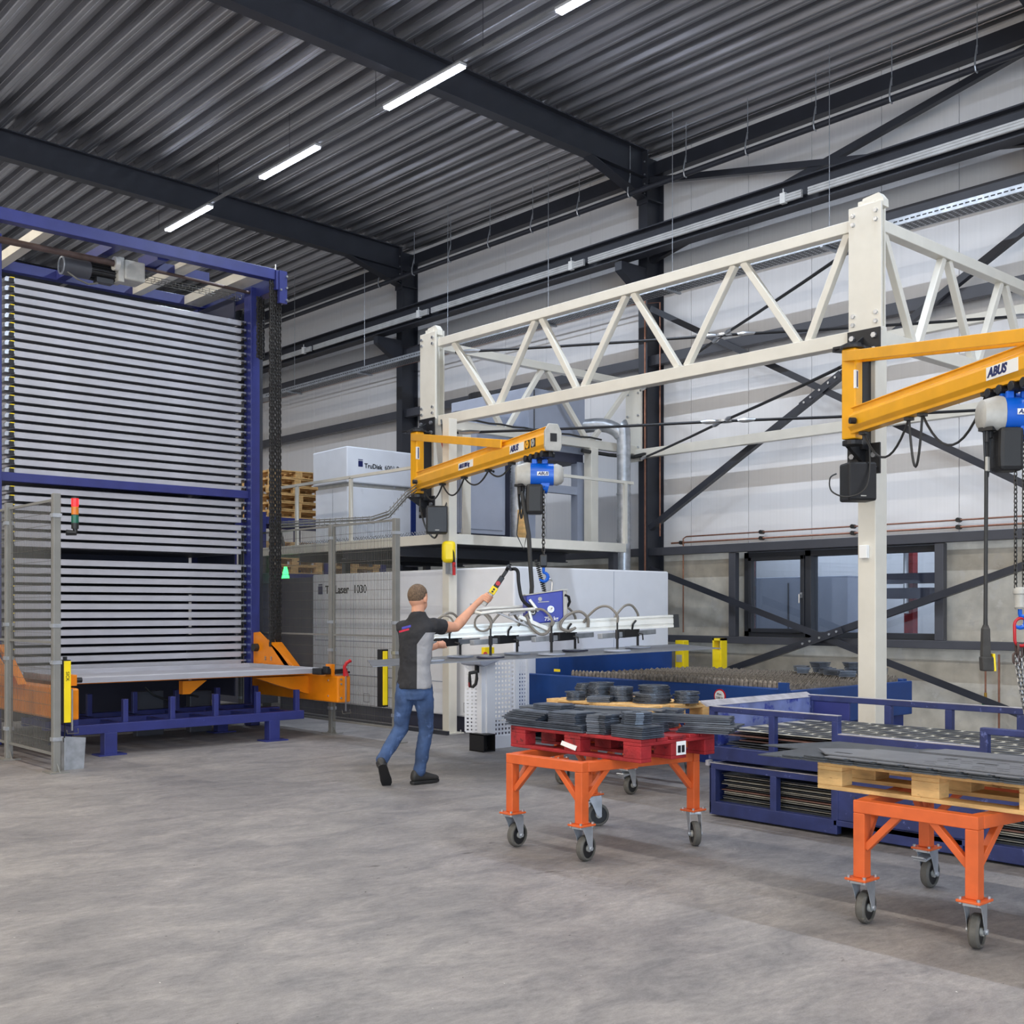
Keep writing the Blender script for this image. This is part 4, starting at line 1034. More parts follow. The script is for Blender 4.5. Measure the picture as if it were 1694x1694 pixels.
# pallet rack far behind
R_ = thing('pallet_rack', 'blue pallet rack far behind the fence holding wooden pallets', 'rack', (11.9, 19.2, 0))
for x in (10.6, 12.0, 13.3):
    for y in (18.6, 19.7): G().box(x - 0.05, x + 0.05, y - 0.05, y + 0.05, 0, 3.35).done('upright', 'rack_blue', R_)
for z in (1.05, 2.1, 3.14):
    for y in (18.6, 19.7): G().box(10.6, 13.3, y - 0.03, y + 0.03, z, z + 0.13).done('shelf_beam', 'rack_blue', R_)
def pallet_meshes(L=1.2, W=0.8):
    """euro style pallet: parts as (name, G) in local coords, long side along y"""
    parts = []
    for k in range(5):
        w = 0.145 if k in (0, 2, 4) else 0.10
        x = -W / 2 + w / 2 + (W - w) * k / 4
        parts.append(('deck_board', (x - w / 2, x + w / 2, -L / 2, L / 2, 0.122, 0.144)))
    for y in (-L / 2 + 0.0725, 0, L / 2 - 0.0725): parts.append(('stringer_board', (-W / 2, W / 2, y - 0.0725, y + 0.0725, 0.10, 0.122)))
    for x, w in ((-W / 2 + 0.05, 0.1), (0, 0.145), (W / 2 - 0.05, 0.1)):
        parts.append(('bottom_board', (x - w / 2, x + w / 2, -L / 2, L / 2, 0, 0.022)))
        for y in (-L / 2 + 0.0725, 0, L / 2 - 0.0725): parts.append(('block', (x - w / 2, x + w / 2, y - 0.0725, y + 0.0725, 0.022, 0.10)))
    return parts
def make_pallet(lab, loc, rz, m, group=None, L=1.2, W=0.8):
    t = thing('wooden_pallet', lab, 'pallet', loc, rz, group)
    for nm, b in pallet_meshes(L, W): G().box(*b).done(nm, m, t, local=True, bevel=0.004)
    return t
pal = make_pallet('empty wooden pallet in the tall stack on the blue rack, lowest', (11.35, 19.1, 3.27), PI / 2, 'wood', 'pallets on the blue rack', 1.2, 1.0)
for k in range(1, 6): copy_obj(pal, loc=(11.35 + random.uniform(-0.05, 0.05), 19.1, 3.27 + 0.150 * k), rz=PI / 2 + random.uniform(-0.05, 0.05), label='empty wooden pallet in the tall stack on the blue rack, %s from below' % ORD[k + 1])
for lv, z0, n in (('upper shelf under the tall stack', 2.23, 4), ('middle shelf', 1.18, 4), ('floor level', 0.02, 3)):
    for k in range(n):
        copy_obj(pal, loc=(11.35 + random.uniform(-0.08, 0.08), 19.1, z0 + 0.150 * k), rz=PI / 2 + random.uniform(-0.06, 0.06), label='wooden pallet on the rack %s, %s from below' % (lv, ORD[k + 1]))
for k in range(4): copy_obj(pal, loc=(12.66 + random.uniform(-0.04, 0.04), 19.1, 2.23 + 0.15 * k), rz=PI / 2, label='wooden pallet on the right bay of the blue rack, %s from below' % ORD[k + 1])

# ================================================================ WHITE TRUSS FRAME
TX, TX2 = 9.41, 13.42
YA, YB = 5.53, 12.0
W_ = thing('truss_frame', 'large cream-white lattice truss frame spanning between white columns', 'steel frame', (TX, 8.7, 0))
def member(p, q, w=0.11, h=0.11, name='chord', up=(0, 0, 1)): return G().bar(p, q, w, h, up).done(name, 'white', W_, bevel=0.006)
def truss(P0, P1, nt, nb, zt_=5.095, zb_=4.06):
    P0 = Vector((P0[0], P0[1], 0)); P1 = Vector((P1[0], P1[1], 0))
    z = Vector((0, 0, 1))
    member(P0 + z * zt_, P1 + z * zt_); member(P0 + z * zb_, P1 + z * zb_, 0.11, 0.13)
    T = [P0.lerp(P1, a) + z * (zt_ - 0.05) for a in nt]; B = [P0.lerp(P1, a) + z * (zb_ + 0.06) for a in nb]
    d = (P1 - P0).normalized() * 0.055
    for i in range(len(B)):
        member(T[i] + (d if i else -d * 0), B[i] - d, 0.07, 0.07, 'diagonal')
        member(B[i] + d, T[i + 1] - (d if i < len(B) - 1 else -d * 0), 0.07, 0.07, 'diagonal')
Lg = YB - YA - 0.25
f_ = lambda y: (11.83 - y) / (11.83 - 5.70)
truss((TX, 11.83), (TX, 5.70), [f_(11.55), f_(9.94), f_(8.47), f_(6.99), f_(5.75)], [f_(10.72), f_(9.24), f_(7.72), f_(6.23)])
truss((TX + 0.1, YB), (TX2, YB), [0.12, 0.50, 0.97], [0.30, 0.74])
truss((TX + 0.1, YB), (TX + 0.12, YB - 0.01), [0], []) if False else None
truss((TX + 0.06, YA), (TX2, YA), [0.04, 0.34, 0.66, 0.98], [0.19, 0.50, 0.82])
member((TX2, YB, 3.99), (TX2, YA, 3.99), 0.1, 0.14); member((TX2, YB, 5.08), (TX2, YA, 5.08), 0.1, 0.12)
# columns and end plates
def end_column(Y, z_low):
    c = G().box(9.35, 9.55, Y - 0.09, Y + 0.09, z_low, 4.15).done('column', 'white', W_, bevel=0.008)
    u = G().ibeam((9.44, Y, 3.9), (9.44, Y, 5.29), 0.19, 0.17, 0.02, 0.015, up=(1, 0, 0)).done('column_head', 'white', W_)
    p = G().box(9.315, 9.345, Y - 0.165, Y + 0.165, 4.08, 5.24).done('end_plate', 'white', W_, bevel=0.004)
    G().poly([(9.35, Y - 0.17, 5.2), (9.35, Y + 0.06, 5.2), (9.35, Y + 0.04, 5.31), (9.35, Y - 0.12, 5.33), (9.35, Y - 0.165, 5.27)], (0.09, 0, 0)).done('head_cap', 'white', W_)
    bolts(p, [(9.315, Y + s_, z) for s_ in (-0.115, 0.115) for z in (5.16, 5.08, 4.24, 4.16)], (-1, 0, 0), 0.02, 0.022)
end_column(YA, 0.0); end_column(YB, 2.55)
G().box(9.25, 9.65, YA - 0.2, YA + 0.2, 0, 0.02).done('foot_plate', 'white', W_)
for x in (9.93, 12.45):
    G().box(x - 0.075, x + 0.075, YB - 0.08, YB + 0.08, 2.53, 4.0).done('platform_post', 'white', W_, bevel=0.006)
bp = G().box(TX2 - 0.02, TX2 + 0.02, YB - 0.16, YB + 0.16, 3.88, 5.22).done('wall_plate', 'white', W_, bevel=0.004)
bolts(bp, [(TX2 - 0.02, YB + s_, z) for s_ in (-0.11, 0.11) for z in (5.1, 4.95, 4.6, 4.45, 4.1)], (-1, 0, 0), 0.018, 0.02)
# tension rods with turnbuckles
for nm, z in (('upper', 4.97), ('lower', 3.90)):
    t = thing('tie_rod_cross', 'crossed black tie rods with silver turnbuckles in the %s plane of the truss frame' % nm, 'tie rods', (11.4, 8.76, z))
    for (a, b_) in (((9.55, 11.7), (13.35, 5.7)), ((13.35, 11.8), (9.55, 5.75))):
        a = Vector((a[0], a[1], z)); b_ = Vector((b_[0], b_[1], z)); c = (a + b_) / 2; d = (b_ - a).normalized()
        G().tube(sag(a, c, 0.01, 3), 0.018, 8).tube(sag(c, b_, 0.01, 3), 0.018, 8).done('rod', 'blackmetal', t, smooth=True)
        for e0, e1 in ((a - d * 0.0, a + d * 0.35), (c - d * 0.35, c - d * 0.1), (c + d * 0.1, c + d * 0.35), (b_ - d * 0.35, b_)):
            G().tube([e0, e0.lerp(e1, 0.4), e0.lerp(e1, 0.6), e1], [0.012, 0.03, 0.03, 0.018], 8).done('fork', 'steel', t, smooth=True)
    G().ring((11.45, 8.74, z - 0.012), (11.45, 8.74, z + 0.012), 0.11, 0.05, 20).done('ring_plate', 'steel', t)
# cables along the far chord
g = G()
for k in range(6):
    g.tube([(9.9 + 0.45 * k, YB - 0.07, 4.14), (10.1 + 0.45 * k, YB - 0.08, 4.15), (10.35 + 0.45 * k, YB - 0.07, 4.14)], 0.014, 6)
g.tube([(12.2, YB - 0.05, 3.94), (12.8, YB - 0.05, 3.93), (13.3, YB - 0.1, 3.94), (13.4, YB - 0.3, 3.98)], 0.03, 6)
g.tube(sag((10.8, YB, 3.97), (11.1, YB, 3.97), 0.08), 0.012, 6).tube(sag((11.0, YB, 3.97), (11.25, YB, 3.97), 0.12), 0.012, 6).tube([(11.1, YB, 3.97), (11.08, YB, 3.7)], 0.01, 6)
g.done('cable_bundle', 'cable', label='black cables tied along the far lower chord of the truss frame', cat='cable')
t = thing('power_plug', 'red industrial plug hanging on a cable right of the yellow crane bracket', 'plug', (8.95, 11.0, 3.4))
G().cyl((8.98, 11.25, 3.75), (9.0, 11.2, 3.55), 0.045, 12).cyl((9.0, 11.2, 3.56), (9.04, 11.18, 3.45), 0.055, 12).done('plug_body', 'red', t, smooth=True)
G().cyl((9.04, 11.18, 3.46), (9.05, 11.18, 3.30), 0.04, 12).done('plug_collar', 'black', t, smooth=True)
G().tube([(8.98, 11.25, 3.75), (9.0, 11.3, 3.9), (9.15, 11.5, 4.0)], 0.012, 6).done('cable', 'cable', t)
G().tube([(9.05, 11.18, 3.3), (9.02, 11.18, 3.0), (8.9, 11.1, 2.85), (8.85, 11.05, 2.8)], 0.01, 6).done('cable', 'cable', t)
G().box(9.30, 9.35, 5.50, 5.58, 2.02, 2.14).done('small_wall_box', 'paper', label='small pale sensor box on the thick white column', cat='box', bevel=0.005)

# ================================================================ JIB CRANES
def jib(piv, dirv, L, lab, Yc_, hi):
    piv = Vector(piv); d = Vector(dirv).normalized(); s = Vector((-d.y, d.x, 0))
    t = thing('jib_crane', lab, 'crane', piv)
    def w(a, b_, z): return piv + d * a + s * b_ + Vector((0, 0, z - piv.z))
    # mast: folded channel
    G().sect([(-0.07, -0.05), (0.07, -0.05), (0.07, 0.07), (-0.07, 0.07)], w(0, 0, 3.06), w(0, 0, 3.86), up=(-1, 0, 0)).done('mast', 'jib', t, bevel=0.012)
    # arm: hollow section with sloped shoulders
    prof = [(-0.05, 3.10), (0.05, 3.10), (0.05, 3.125), (0.078, 3.16), (0.078, 3.25), (0.036, 3.285), (0.036, 3.325), (0.05, 3.325), (0.05, 3.335), (-0.05, 3.335), (-0.05, 3.325), (-0.036, 3.325), (-0.036, 3.285), (-0.078, 3.25), (-0.078, 3.16), (-0.05, 3.125)]
    p = w(0.06, 0, 0); q = w(L, 0, 0); p.z = q.z = 0
    G().sect(prof, p, q).done('arm', 'jib', t, bevel=0.004)
    cap = G().sect([(-0.075, 3.09), (0.075, 3.09), (0.09, 3.13), (0.09, 3.28), (0.05, 3.355), (-0.05, 3.355), (-0.09, 3.28), (-0.09, 3.13)], q, q + d * 0.035).done('end_cap', 'hoist_grey', t, bevel=0.008)
    G().sect([(-0.035, 3.18), (0.035, 3.18), (0.035, 3.26), (-0.035, 3.26)], q + d * 0.03, q + d * 0.038).done('cap_recess', 'blackmetal', cap)
    # tie strap from mast head to the arm
    for sd in (-1, 1):
        G().bar(w(-0.02, 0.08 * sd, 3.80), w(L * 0.74, 0.09 * sd, 3.30), 0.02, 0.09).done('tie_strap', 'jib', t, bevel=0.004)
    # bearings and wall brackets
    G().cyl(w(0, 0, 3.86), w(0, 0, 3.885), 0.11, 20).box(piv.x - 0.02, 9.31, Yc_ - 0.12, Yc_ + 0.12, 3.885, 3.91).poly([(9.31, Yc_, 3.91), (9.31, Yc_, 4.04), (9.08, Yc_, 3.91)], (0, 0.015, 0)).bar(w(-0.22, -0.03, 3.89), w(0.05, 0.0, 3.90), 0.12, 0.03).done('top_bearing', 'blackmetal', t, bevel=0.003)
    b1 = G().box(9.295, 9.315, Yc_ - 0.165, Yc_ + 0.165, 3.80, 4.10).done('top_bracket', 'blackmetal', t, bevel=0.003)
    bolts(b1, [(9.295, Yc_ + s_, z) for s_ in (-0.11, 0.11) for z in (3.9, 4.03)], (-1, 0, 0), 0.026, 0.025)
    b2 = G().box(9.295, 9.315, Yc_ - 0.165, Yc_ + 0.165, 2.78, 3.06).done('lower_bracket', 'blackmetal', t, bevel=0.003)
    bolts(b2, [(9.295, Yc_ + s_, z) for s_ in (-0.11, 0.11) for z in (2.84, 2.95)], (-1, 0, 0), 0.026, 0.025)
    G().cyl(w(0, 0, 3.01), w(0, 0, 3.05), 0.09, 16).poly([(9.31, Yc_ - 0.02, 2.86), (9.31, Yc_ - 0.02, 3.04), (8.97, Yc_ - 0.02, 3.04), (9.08, Yc_ - 0.02, 2.98)], (0, 0.04, 0)).done('lower_bearing', 'blackmetal', t, bevel=0.003)
    G().box(9.2, 9.34, Yc_ - 0.05, Yc_ + 0.1, 3.0, 3.9).done('back_plate', 'blackmetal', t)
    side = -s if (-s).dot(Vector((0, 0, 0)) - piv) > s.dot(Vector((0, 0, 0)) - piv) else s
    G().cyl(w(0.22, 0, 3.19) + side * 0.09, w(0.22, 0, 3.19) + side * 0.14, 0.028, 12).done('stop_buffer', 'black', t)
    # sticker on mast
    n_ = Vector((-0.9, -0.44, 0)).normalized()
    G().bar(w(0, 0, 3.50) + Vector((-0.055, -0.066, 0)), w(0, 0, 3.66) + Vector((-0.055, -0.066, 0)), 0.045, 0.02, up=(0, -1, 0)).done('sticker', 'paper', t)
    G().bar(w(0, 0, 3.51) + Vector((-0.052, -0.078, 0)), w(0, 0, 3.65) + Vector((-0.052, -0.078, 0)), 0.016, 0.002, up=(0, -1, 0)).done('sticker_print', 'ink', t)
    xd = d if side.cross(d).z > 0 else d
    def plate(a, wd, z0, z1, txt, sz, extra=None):
        o = w(a, 0, 0) + side * 0.0795; o.z = 0
        pl = G().bar(o + Vector((0, 0, (z0 + z1) / 2)), o + d * wd + Vector((0, 0, (z0 + z1) / 2)), 0.003, z1 - z0).done('name_plate', 'paper', t)
        xr = d if d.dot(RV) > 0 else -d
        st = o + side * 0.003 + (d * 0.02 if d.dot(RV) > 0 else d * (wd - 0.02))
        text('lettering', txt, sz, 'ink', st + Vector((0, 0, z0 + 0.02)), xr, (0, 0, 1), pl, bold=0.004, shear=0.25)
        return pl
    plate(L * 0.79, 0.36, 3.162, 3.248, 'ABUS', 0.085)
    for k, mm in ((0, 'jib'), (1, 'hoist_grey')):
        c = w(L * 0.90 + 0.14 * k, 0, 3.205) + side * 0.080
        G().bar(c - d * 0.055, c + d * 0.055, 0.003, 0.085).done('round_sticker', 'black', t)
        G().ring(c + side * 0.002, c + side * 0.005, 0.038, 0.012, 20).done('sticker_disc', mm, t)
    if hi == 1: plate(L * 0.42, 0.46, 3.165, 3.245, 'ABUS 500 kg', 0.062)
    else: plate(2.12, 0.36, 3.158, 3.250, 'ABUS', 0.088)
    # festoon cable
    xs = [0.25, 0.95, 1.7, 2.45, 3.1] if hi == 1 else [0.2, 0.95, 1.15, 2.0, 2.15]
    dr = [0.16, 0.17, 0.12, 0.1] if hi == 1 else [0.26, 0.4, 0.3, 0.26]
    f = G()
    for i in range(len(xs) - 1): f.tube(sag(w(xs[i], 0, 3.09), w(xs[i + 1], 0, 3.09), dr[i], 12), 0.010, 6)
    for x_ in xs: f.box(*(lambda c: (c.x - 0.03, c.x + 0.03, c.y - 0.03, c.y + 0.03, 3.075, 3.10))(w(x_, 0, 3.09)))
    f.done('festoon_cable', 'cable', t, smooth=True)
    return t, w, d
J1, w1, d1 = jib((9.0, 11.8, 3.06), (-1.32, -3.87, 0), 4.09, 'yellow jib crane with its whole arm in view above the worker, left one', 12.0, 1)
J2, w2, d2 = jib((9.0, 5.46, 3.06), (-1.27, -2.07, 0), 4.09, 'yellow jib crane cut by the right image edge', 5.53, 2)
g = G().tube(smooth_path([(9.0, 11.75, 3.0), (8.97, 11.7, 2.85), (8.9, 11.5, 2.6), (8.8, 11.2, 2.45), (8.75, 11.05, 2.55), (8.75, 11.0, 2.75)]), 0.012, 6)
g.done('speaker_cable', 'cable', label='black cable looping from the left jib crane to the loudspeaker', cat='cable')
g = G().tube(smooth_path([(9.0, 5.3, 3.05), (8.98, 5.28, 2.8), (8.9, 5.28, 2.6), (8.84, 5.42, 2.54), (8.82, 5.56, 2.60), (8.86, 5.6, 2.72), (8.9, 5.56, 2.76)]), 0.007, 6)
g.done('speaker_cable', 'cable', label='black cable looping from the right jib crane to the loudspeaker', cat='cable')

# ================================================================ CHAIN HOISTS
def hoist(c, lab, dj):
    """c: point under the arm, body axis along RV"""
    c = Vector(c); t = thing('chain_hoist', lab, 'hoist', c)
    def a(l, dpt, z): return Vector((c.x, c.y, 0)) + RV * l + FV * dpt + Vector((0, 0, z))
    zc = 2.895
    # gear end (grey), motor (blue), fan end (grey)
    def row(l, hw, hh, z0=zc, n=16, e=2.6):
        out = []
        for i in range(n):
            th = 2 * PI * i / n; cx_ = math.copysign(abs(math.cos(th)) ** (2 / e), math.cos(th)) * hw; cz = math.copysign(abs(math.sin(th)) ** (2 / e), math.sin(th)) * hh
            out.append(a(l, cx_, z0 + cz))
        return out
    G().loft([row(-0.235, 0.07, 0.075, zc - 0.01), row(-0.22, 0.09, 0.10, zc - 0.005), row(-0.12, 0.105, 0.125), row(-0.085, 0.105, 0.12)]).done('gear_housing', 'hoist_grey', t, smooth=True)
    G().loft([row(-0.085, 0.11, 0.115), row(0.0, 0.11, 0.115), row(0.145, 0.105, 0.11)]).done('motor_housing', 'hoist_blue', t, smooth=True)
    G().loft([row(0.145, 0.10, 0.105), row(0.18, 0.10, 0.11), row(0.225, 0.085, 0.09), row(0.245, 0.06, 0.065)]).done('fan_cover', 'hoist_grey', t, smooth=True)
    G().cyl(a(0.02, 0, 2.80), a(0.1, 0, 2.78), 0.08, 16).done('chain_guide', 'hoist_blue', t, smooth=True)
    g = G()
    for l in (-0.07, 0.03): g.bar(a(l, -0.05, 3.02), a(l + 0.05, -0.05, 3.02), 0.03, 0.05); g.cyl(a(l, 0.05, 3.025), a(l + 0.06, 0.05, 3.025), 0.025, 10)
    g.done('suspension_eye', 'hoist_blue', t, bevel=0.006)
    tr = G()
    for k in (-0.2, -0.07, 0.07, 0.2):
        p = c + dj * k; p.z = 3.075
        s = Vector((-dj.y, dj.x, 0))
        tr.cyl(p - s * 0.07, p + s * 0.07, 0.035, 12)
        tr.obox(p + Vector((0, 0, -0.012)), (0.15, 0.02, 0.055), Matrix.Rotation(math.atan2(dj.y, dj.x), 3, 'Z'))
    tr.bar(c + dj * -0.28 + Vector((0, 0, 3.07 - c.z)), c + dj * 0.28 + Vector((0, 0, 3.07 - c.z)), 0.035, 0.06)
    tro = tr.done('trolley', 'blackmetal', t, bevel=0.005)
    G().cyl(c + dj * -0.07 + Vector((0, 0, 3.06 - c.z)) - FV * 0.09, c + dj * -0.07 + Vector((0, 0, 3.06 - c.z)) + FV * 0.0, 0.014, 8).cyl(c + dj * 0.09 + Vector((0, 0, 3.06 - c.z)) - FV * 0.09, c + dj * 0.09 + Vector((0, 0, 3.06 - c.z)), 0.014, 8).done('wheel_pin', 'steel', tro)
    # chain bag
    G().loft([[a(l + x_, y_, z) for x_, y_ in ((-0.085, -0.09), (0.085, -0.09), (0.09, 0.09), (-0.09, 0.09))] for l, z in ((-0.04, 2.80), (-0.045, 2.6), (-0.04, 2.50))]).done('chain_bag', 'black', t, bevel=0.03)
    pl = G().bar(a(-0.02, -0.113, 2.895), a(0.095, -0.113, 2.895), 0.004, 0.04).done('name_plate', 'paper', t)
    text('lettering', 'ABUS', 0.042, 'ink', a(-0.012, -0.116, 2.882), RV, (0, 0, 1), pl, bold=0.0015, shear=0.25)
    g = G()
    g.cyl(a(-0.19, -0.02, 2.80), a(-0.19, -0.02, 2.70), 0.018, 8).cyl(a(-0.16, 0.0, 2.80), a(-0.16, 0.0, 2.73), 0.022, 8).box(*(lambda p: (p.x - 0.07, p.x + 0.07, p.y - 0.05, p.y + 0.05, 2.775, 2.80))(a(-0.16, 0, 0)))
    g.tube(sag(a(-0.20, 0, 2.78), a(-0.15, 0.02, 2.74), 0.3, 10), 0.009, 6).tube(sag(a(-0.21, -0.02, 2.78), a(-0.17, 0.0, 2.70), 0.2, 10), 0.008, 6)
    g.done('cable_glands', 'black', t)
    return t, a
h1p = w1(4.09 * 0.925, 0, 0); h1p.z = 2.8
h2p = Vector((7.79, 3.49, 2.8))
H1, a1 = hoist(h1p, 'blue and grey electric chain hoist on the left jib arm, holding the vacuum lifter', d1)
H2, a2 = hoist(h2p, 'blue and grey electric chain hoist at the right image edge', d2)
# hoist 1: chain, hook block, pendant hose
G().chain(a1(0.045, -0.06, 2.80), a1(0.045, -0.06, 2.09), 0.036, 0.03, 0.006).done('load_chain', 'chain_dark', H1, kind='stuff')
hb = G().loft([[a1(0.045 + x_ * s_, -0.06 + y_ * s_, z) for x_, y_ in ((-0.03, -0.025), (0.03, -0.025), (0.03, 0.025), (-0.03, 0.025))] for z, s_ in ((2.10, 0.9), (2.08, 1.15), (1.99, 1.15), (1.97, 0.8))]).done('hook_block', 'blackmetal', H1, bevel=0.006)
def hook(par, p, m, s=1.0):
    p = Vector(p)
    pts = [p + Vector((0, 0, 0)), p + Vector((0, 0, -0.03 * s))]
    for k in range(9):
        th = PI / 2 - k * (PI * 1.35) / 8
        pts.append(p + RV * (0.035 * s * math.cos(th)) + Vector((0, 0, -0.075 * s + 0.035 * s * math.sin(th))))
    G().tube(pts, [0.012 * s] * 2 + [0.011 * s, 0.012 * s, 0.014 * s, 0.015 * s, 0.015 * s, 0.014 * s, 0.012 * s, 0.010 * s, 0.006 * s], 8).done('hook', m, par, smooth=True)
hook(H1, a1(0.045, -0.06, 1.97), 'hoist_blue', 1.25)
G().tube(sag(a1(-0.17, -0.03, 2.72), a1(-0.10, -0.02, 2.3), -0.0, 4) + [a1(-0.085, -0.02, 2.0), a1(-0.07, -0.03, 1.78), a1(-0.075, -0.02, 1.70)], 0.022, 8).done('control_hose', 'cable', H1, smooth=True)
pts = []
for k in range(120):
    f = k / 119; pts.append(a1(-0.03 + 0.09 * f + 0.02 * math.cos(k * 0.9), -0.04 + 0.02 * math.sin(k * 0.9), 2.05 - 0.34 * f))
G().tube(pts, 0.005, 5).done('coiled_cable', 'black', H1, smooth=True)
G().tube([a1(-0.15, 0, 2.7), a1(-0.2, 0, 2.5), a1(-0.22, 0, 2.3), a1(-0.15, 0, 2.15), a1(-0.12, 0, 2.3)], 0.006, 5).done('loose_cable', 'cable', H1, smooth=True)
# hoist 2: pendant, chain, slings
G().tube([a2(-0.185, 0, 2.74), a2(-0.185, 0, 2.4), a2(-0.19, 0, 1.5), a2(-0.19, 0, 1.44)], [0.014, 0.014, 0.014, 0.016], 8).done('control_hose', 'cable', H2, smooth=True)
G().bar(a2(-0.185, -0.02, 2.60), a2(-0.185, -0.02, 2.50), 0.035, 0.02).done('cable_clamp', 'hoist_grey', H2, bevel=0.005)
for l in (0.0, 0.055): G().chain(a2(l - 0.01, -0.06, 2.80), a2(l - 0.01, -0.06, 1.70), 0.03, 0.022, 0.0042).done('load_chain', 'chain_dark', H2, kind='stuff')
bl = G().loft([[a2(0.02 + r * math.cos(2 * PI * i / 14), -0.06 + r * math.sin(2 * PI * i / 14), z) for i in range(14)] for z, r in ((1.705, 0.035), (1.69, 0.046), (1.66, 0.046), (1.655, 0.04), (1.58, 0.035), (1.57, 0.038), (1.555, 0.03))]).done('hook_block', 'hoist_grey', H2, smooth=True)
hook(H2, a2(0.02, -0.06, 1.56), 'hoist_blue', 1.2)
t = thing('pendant_control', 'dark grey and yellow hanging pendant control on the long cable at the right', 'remote control', a2(-0.19, 0, 1.1))
G().loft([[a2(-0.19 + x_ * s_, y_ * s_, z) for x_, y_ in ((-0.03, -0.025), (0.03, -0.025), (0.03, 0.025), (-0.03, 0.025))] for z, s_ in ((1.45, 0.5), (1.43, 0.7), (1.42, 0.85), (1.24, 1.0), (1.22, 0.95))]).done('upper_grip', 'rubber', t, bevel=0.006)
G().loft([[a2(-0.185 + x_ + (1.22 - z) * 0.06, y_, z) for x_, y_ in ((-0.042, -0.035), (0.042, -0.035), (0.042, 0.03), (-0.042, 0.03))] for z in (1.23, 1.14, 1.13)]).done('lower_grip', 'rubber', t, bevel=0.012)
G().loft([[a2(-0.14 + x_ + (1.22 - z) * 0.06, y_, z) for x_, y_ in ((-0.01, -0.033), (0.006, -0.033), (0.006, 0.03), (-0.01, 0.03))] for z in (1.25, 1.13)]).done('yellow_edge', 'yellow', t, bevel=0.003)
t = thing('chain_sling', 'bundle of steel sling chains on a red ring hanging at the right edge', 'chain sling', a2(0.02, -0.06, 1.0))
G().link(a2(0.03, -0.06, 1.40), 0.19, 0.095, 0.011, (0, 0, 1), RV, 20, 8).done('master_link', 'red', t, smooth=True)
g = G()
for k, (dx, dy) in enumerate(((-0.03, 0), (0.0, 0.03), (0.03, -0.01), (0.05, 0.02))):
    g.link(a2(0.03 + dx, -0.06 + dy, 1.285 - 0.02 * (k % 2)), 0.08, 0.04, 0.008, (dx, dy, 1), RV if k % 2 else FV, 12, 6)
    g.link(a2(0.03 + dx * 1.3, -0.06 + dy, 1.22 - 0.03 * (k % 2)), 0.07, 0.035, 0.009, (0, dy, 1), FV if k % 2 else RV, 12, 6)
g.tube([a2(0.085, -0.05, 1.25), a2(0.09, -0.05, 1.20), a2(0.11, -0.05, 1.19), a2(0.115, -0.05, 1.21)], 0.010, 6)
g.done('sling_fittings', 'brown', t, smooth=True)
g = G()
for k, (x0, x1, x2) in enumerate(((-0.04, -0.01, 0.06), (-0.01, 0.01, 0.05), (0.02, 0.035, 0.08), (0.045, 0.055, 0.12), (0.03, 0.06, 0.1))):
    g.chain(a2(0.03 + x0, -0.06, 1.22), a2(0.03 + x1, -0.07, 1.0), 0.027, 0.024, 0.0045); g.chain(a2(0.03 + x1, -0.07, 1.0), a2(0.03 + x2, -0.05, 0.70), 0.027, 0.024, 0.0045)
g.done('sling_chains', 'chain', t, kind='stuff')

# ================================================================ VACUUM LIFTER + SHEET
LC = Vector((h1p.x, h1p.y, 0)) + RV * 0.05
lc = LC
L_ = thing('vacuum_lifter', 'blue vacuum lifter with long aluminium beam and suction pads hanging from the hoist', 'vacuum lifter', (lc.x, lc.y, 1.1))
TL = math.radians(2.6)
def l(a_, b_, z):       # lateral, depth, height; beam frame swung a little and tilted up to the right
    sw = 0.16
    a2_, b2_ = a_ * math.cos(sw) - b_ * math.sin(sw), a_ * math.sin(sw) + b_ * math.cos(sw)
    return LC + RV * a2_ + FV * b2_ + Vector((0, 0, z + math.tan(TL) * a_))
dl = (l(1, 0, 0) - l(0, 0, 0)).normalized(); ds = (l(0, 1, 0) - l(0, 0, 0)).normalized(); ul = dl.cross(ds).normalized(); ul = ul if ul.z > 0 else -ul
BZ = 1.375
bm_ = G().sect([(-0.06, -0.06), (0.06, -0.06), (0.06, -0.035), (0.05, -0.03), (0.05, -0.022), (0.06, -0.018), (0.06, 0.03), (0.05, 0.035), (0.05, 0.042), (0.06, 0.046), (0.06, 0.065), (-0.06, 0.065)],
         l(-1.3, 0, BZ), l(1.32, 0, BZ), up=ul).done('main_beam', 'alu', L_)
G().sect([(-0.066, -0.064), (0.066, -0.064), (0.066, 0.069), (-0.066, 0.069)], l(1.32, 0, BZ), l(1.375, 0, BZ), up=ul).done('beam_end_cap', 'black', bm_)
G().sect([(-0.066, -0.064), (0.066, -0.064), (0.066, 0.069), (-0.066, 0.069)], l(-1.35, 0, BZ), l(-1.3, 0, BZ), up=ul).done('beam_end_cap', 'black', bm_)
for s_ in (-0.012, 0.012): pass
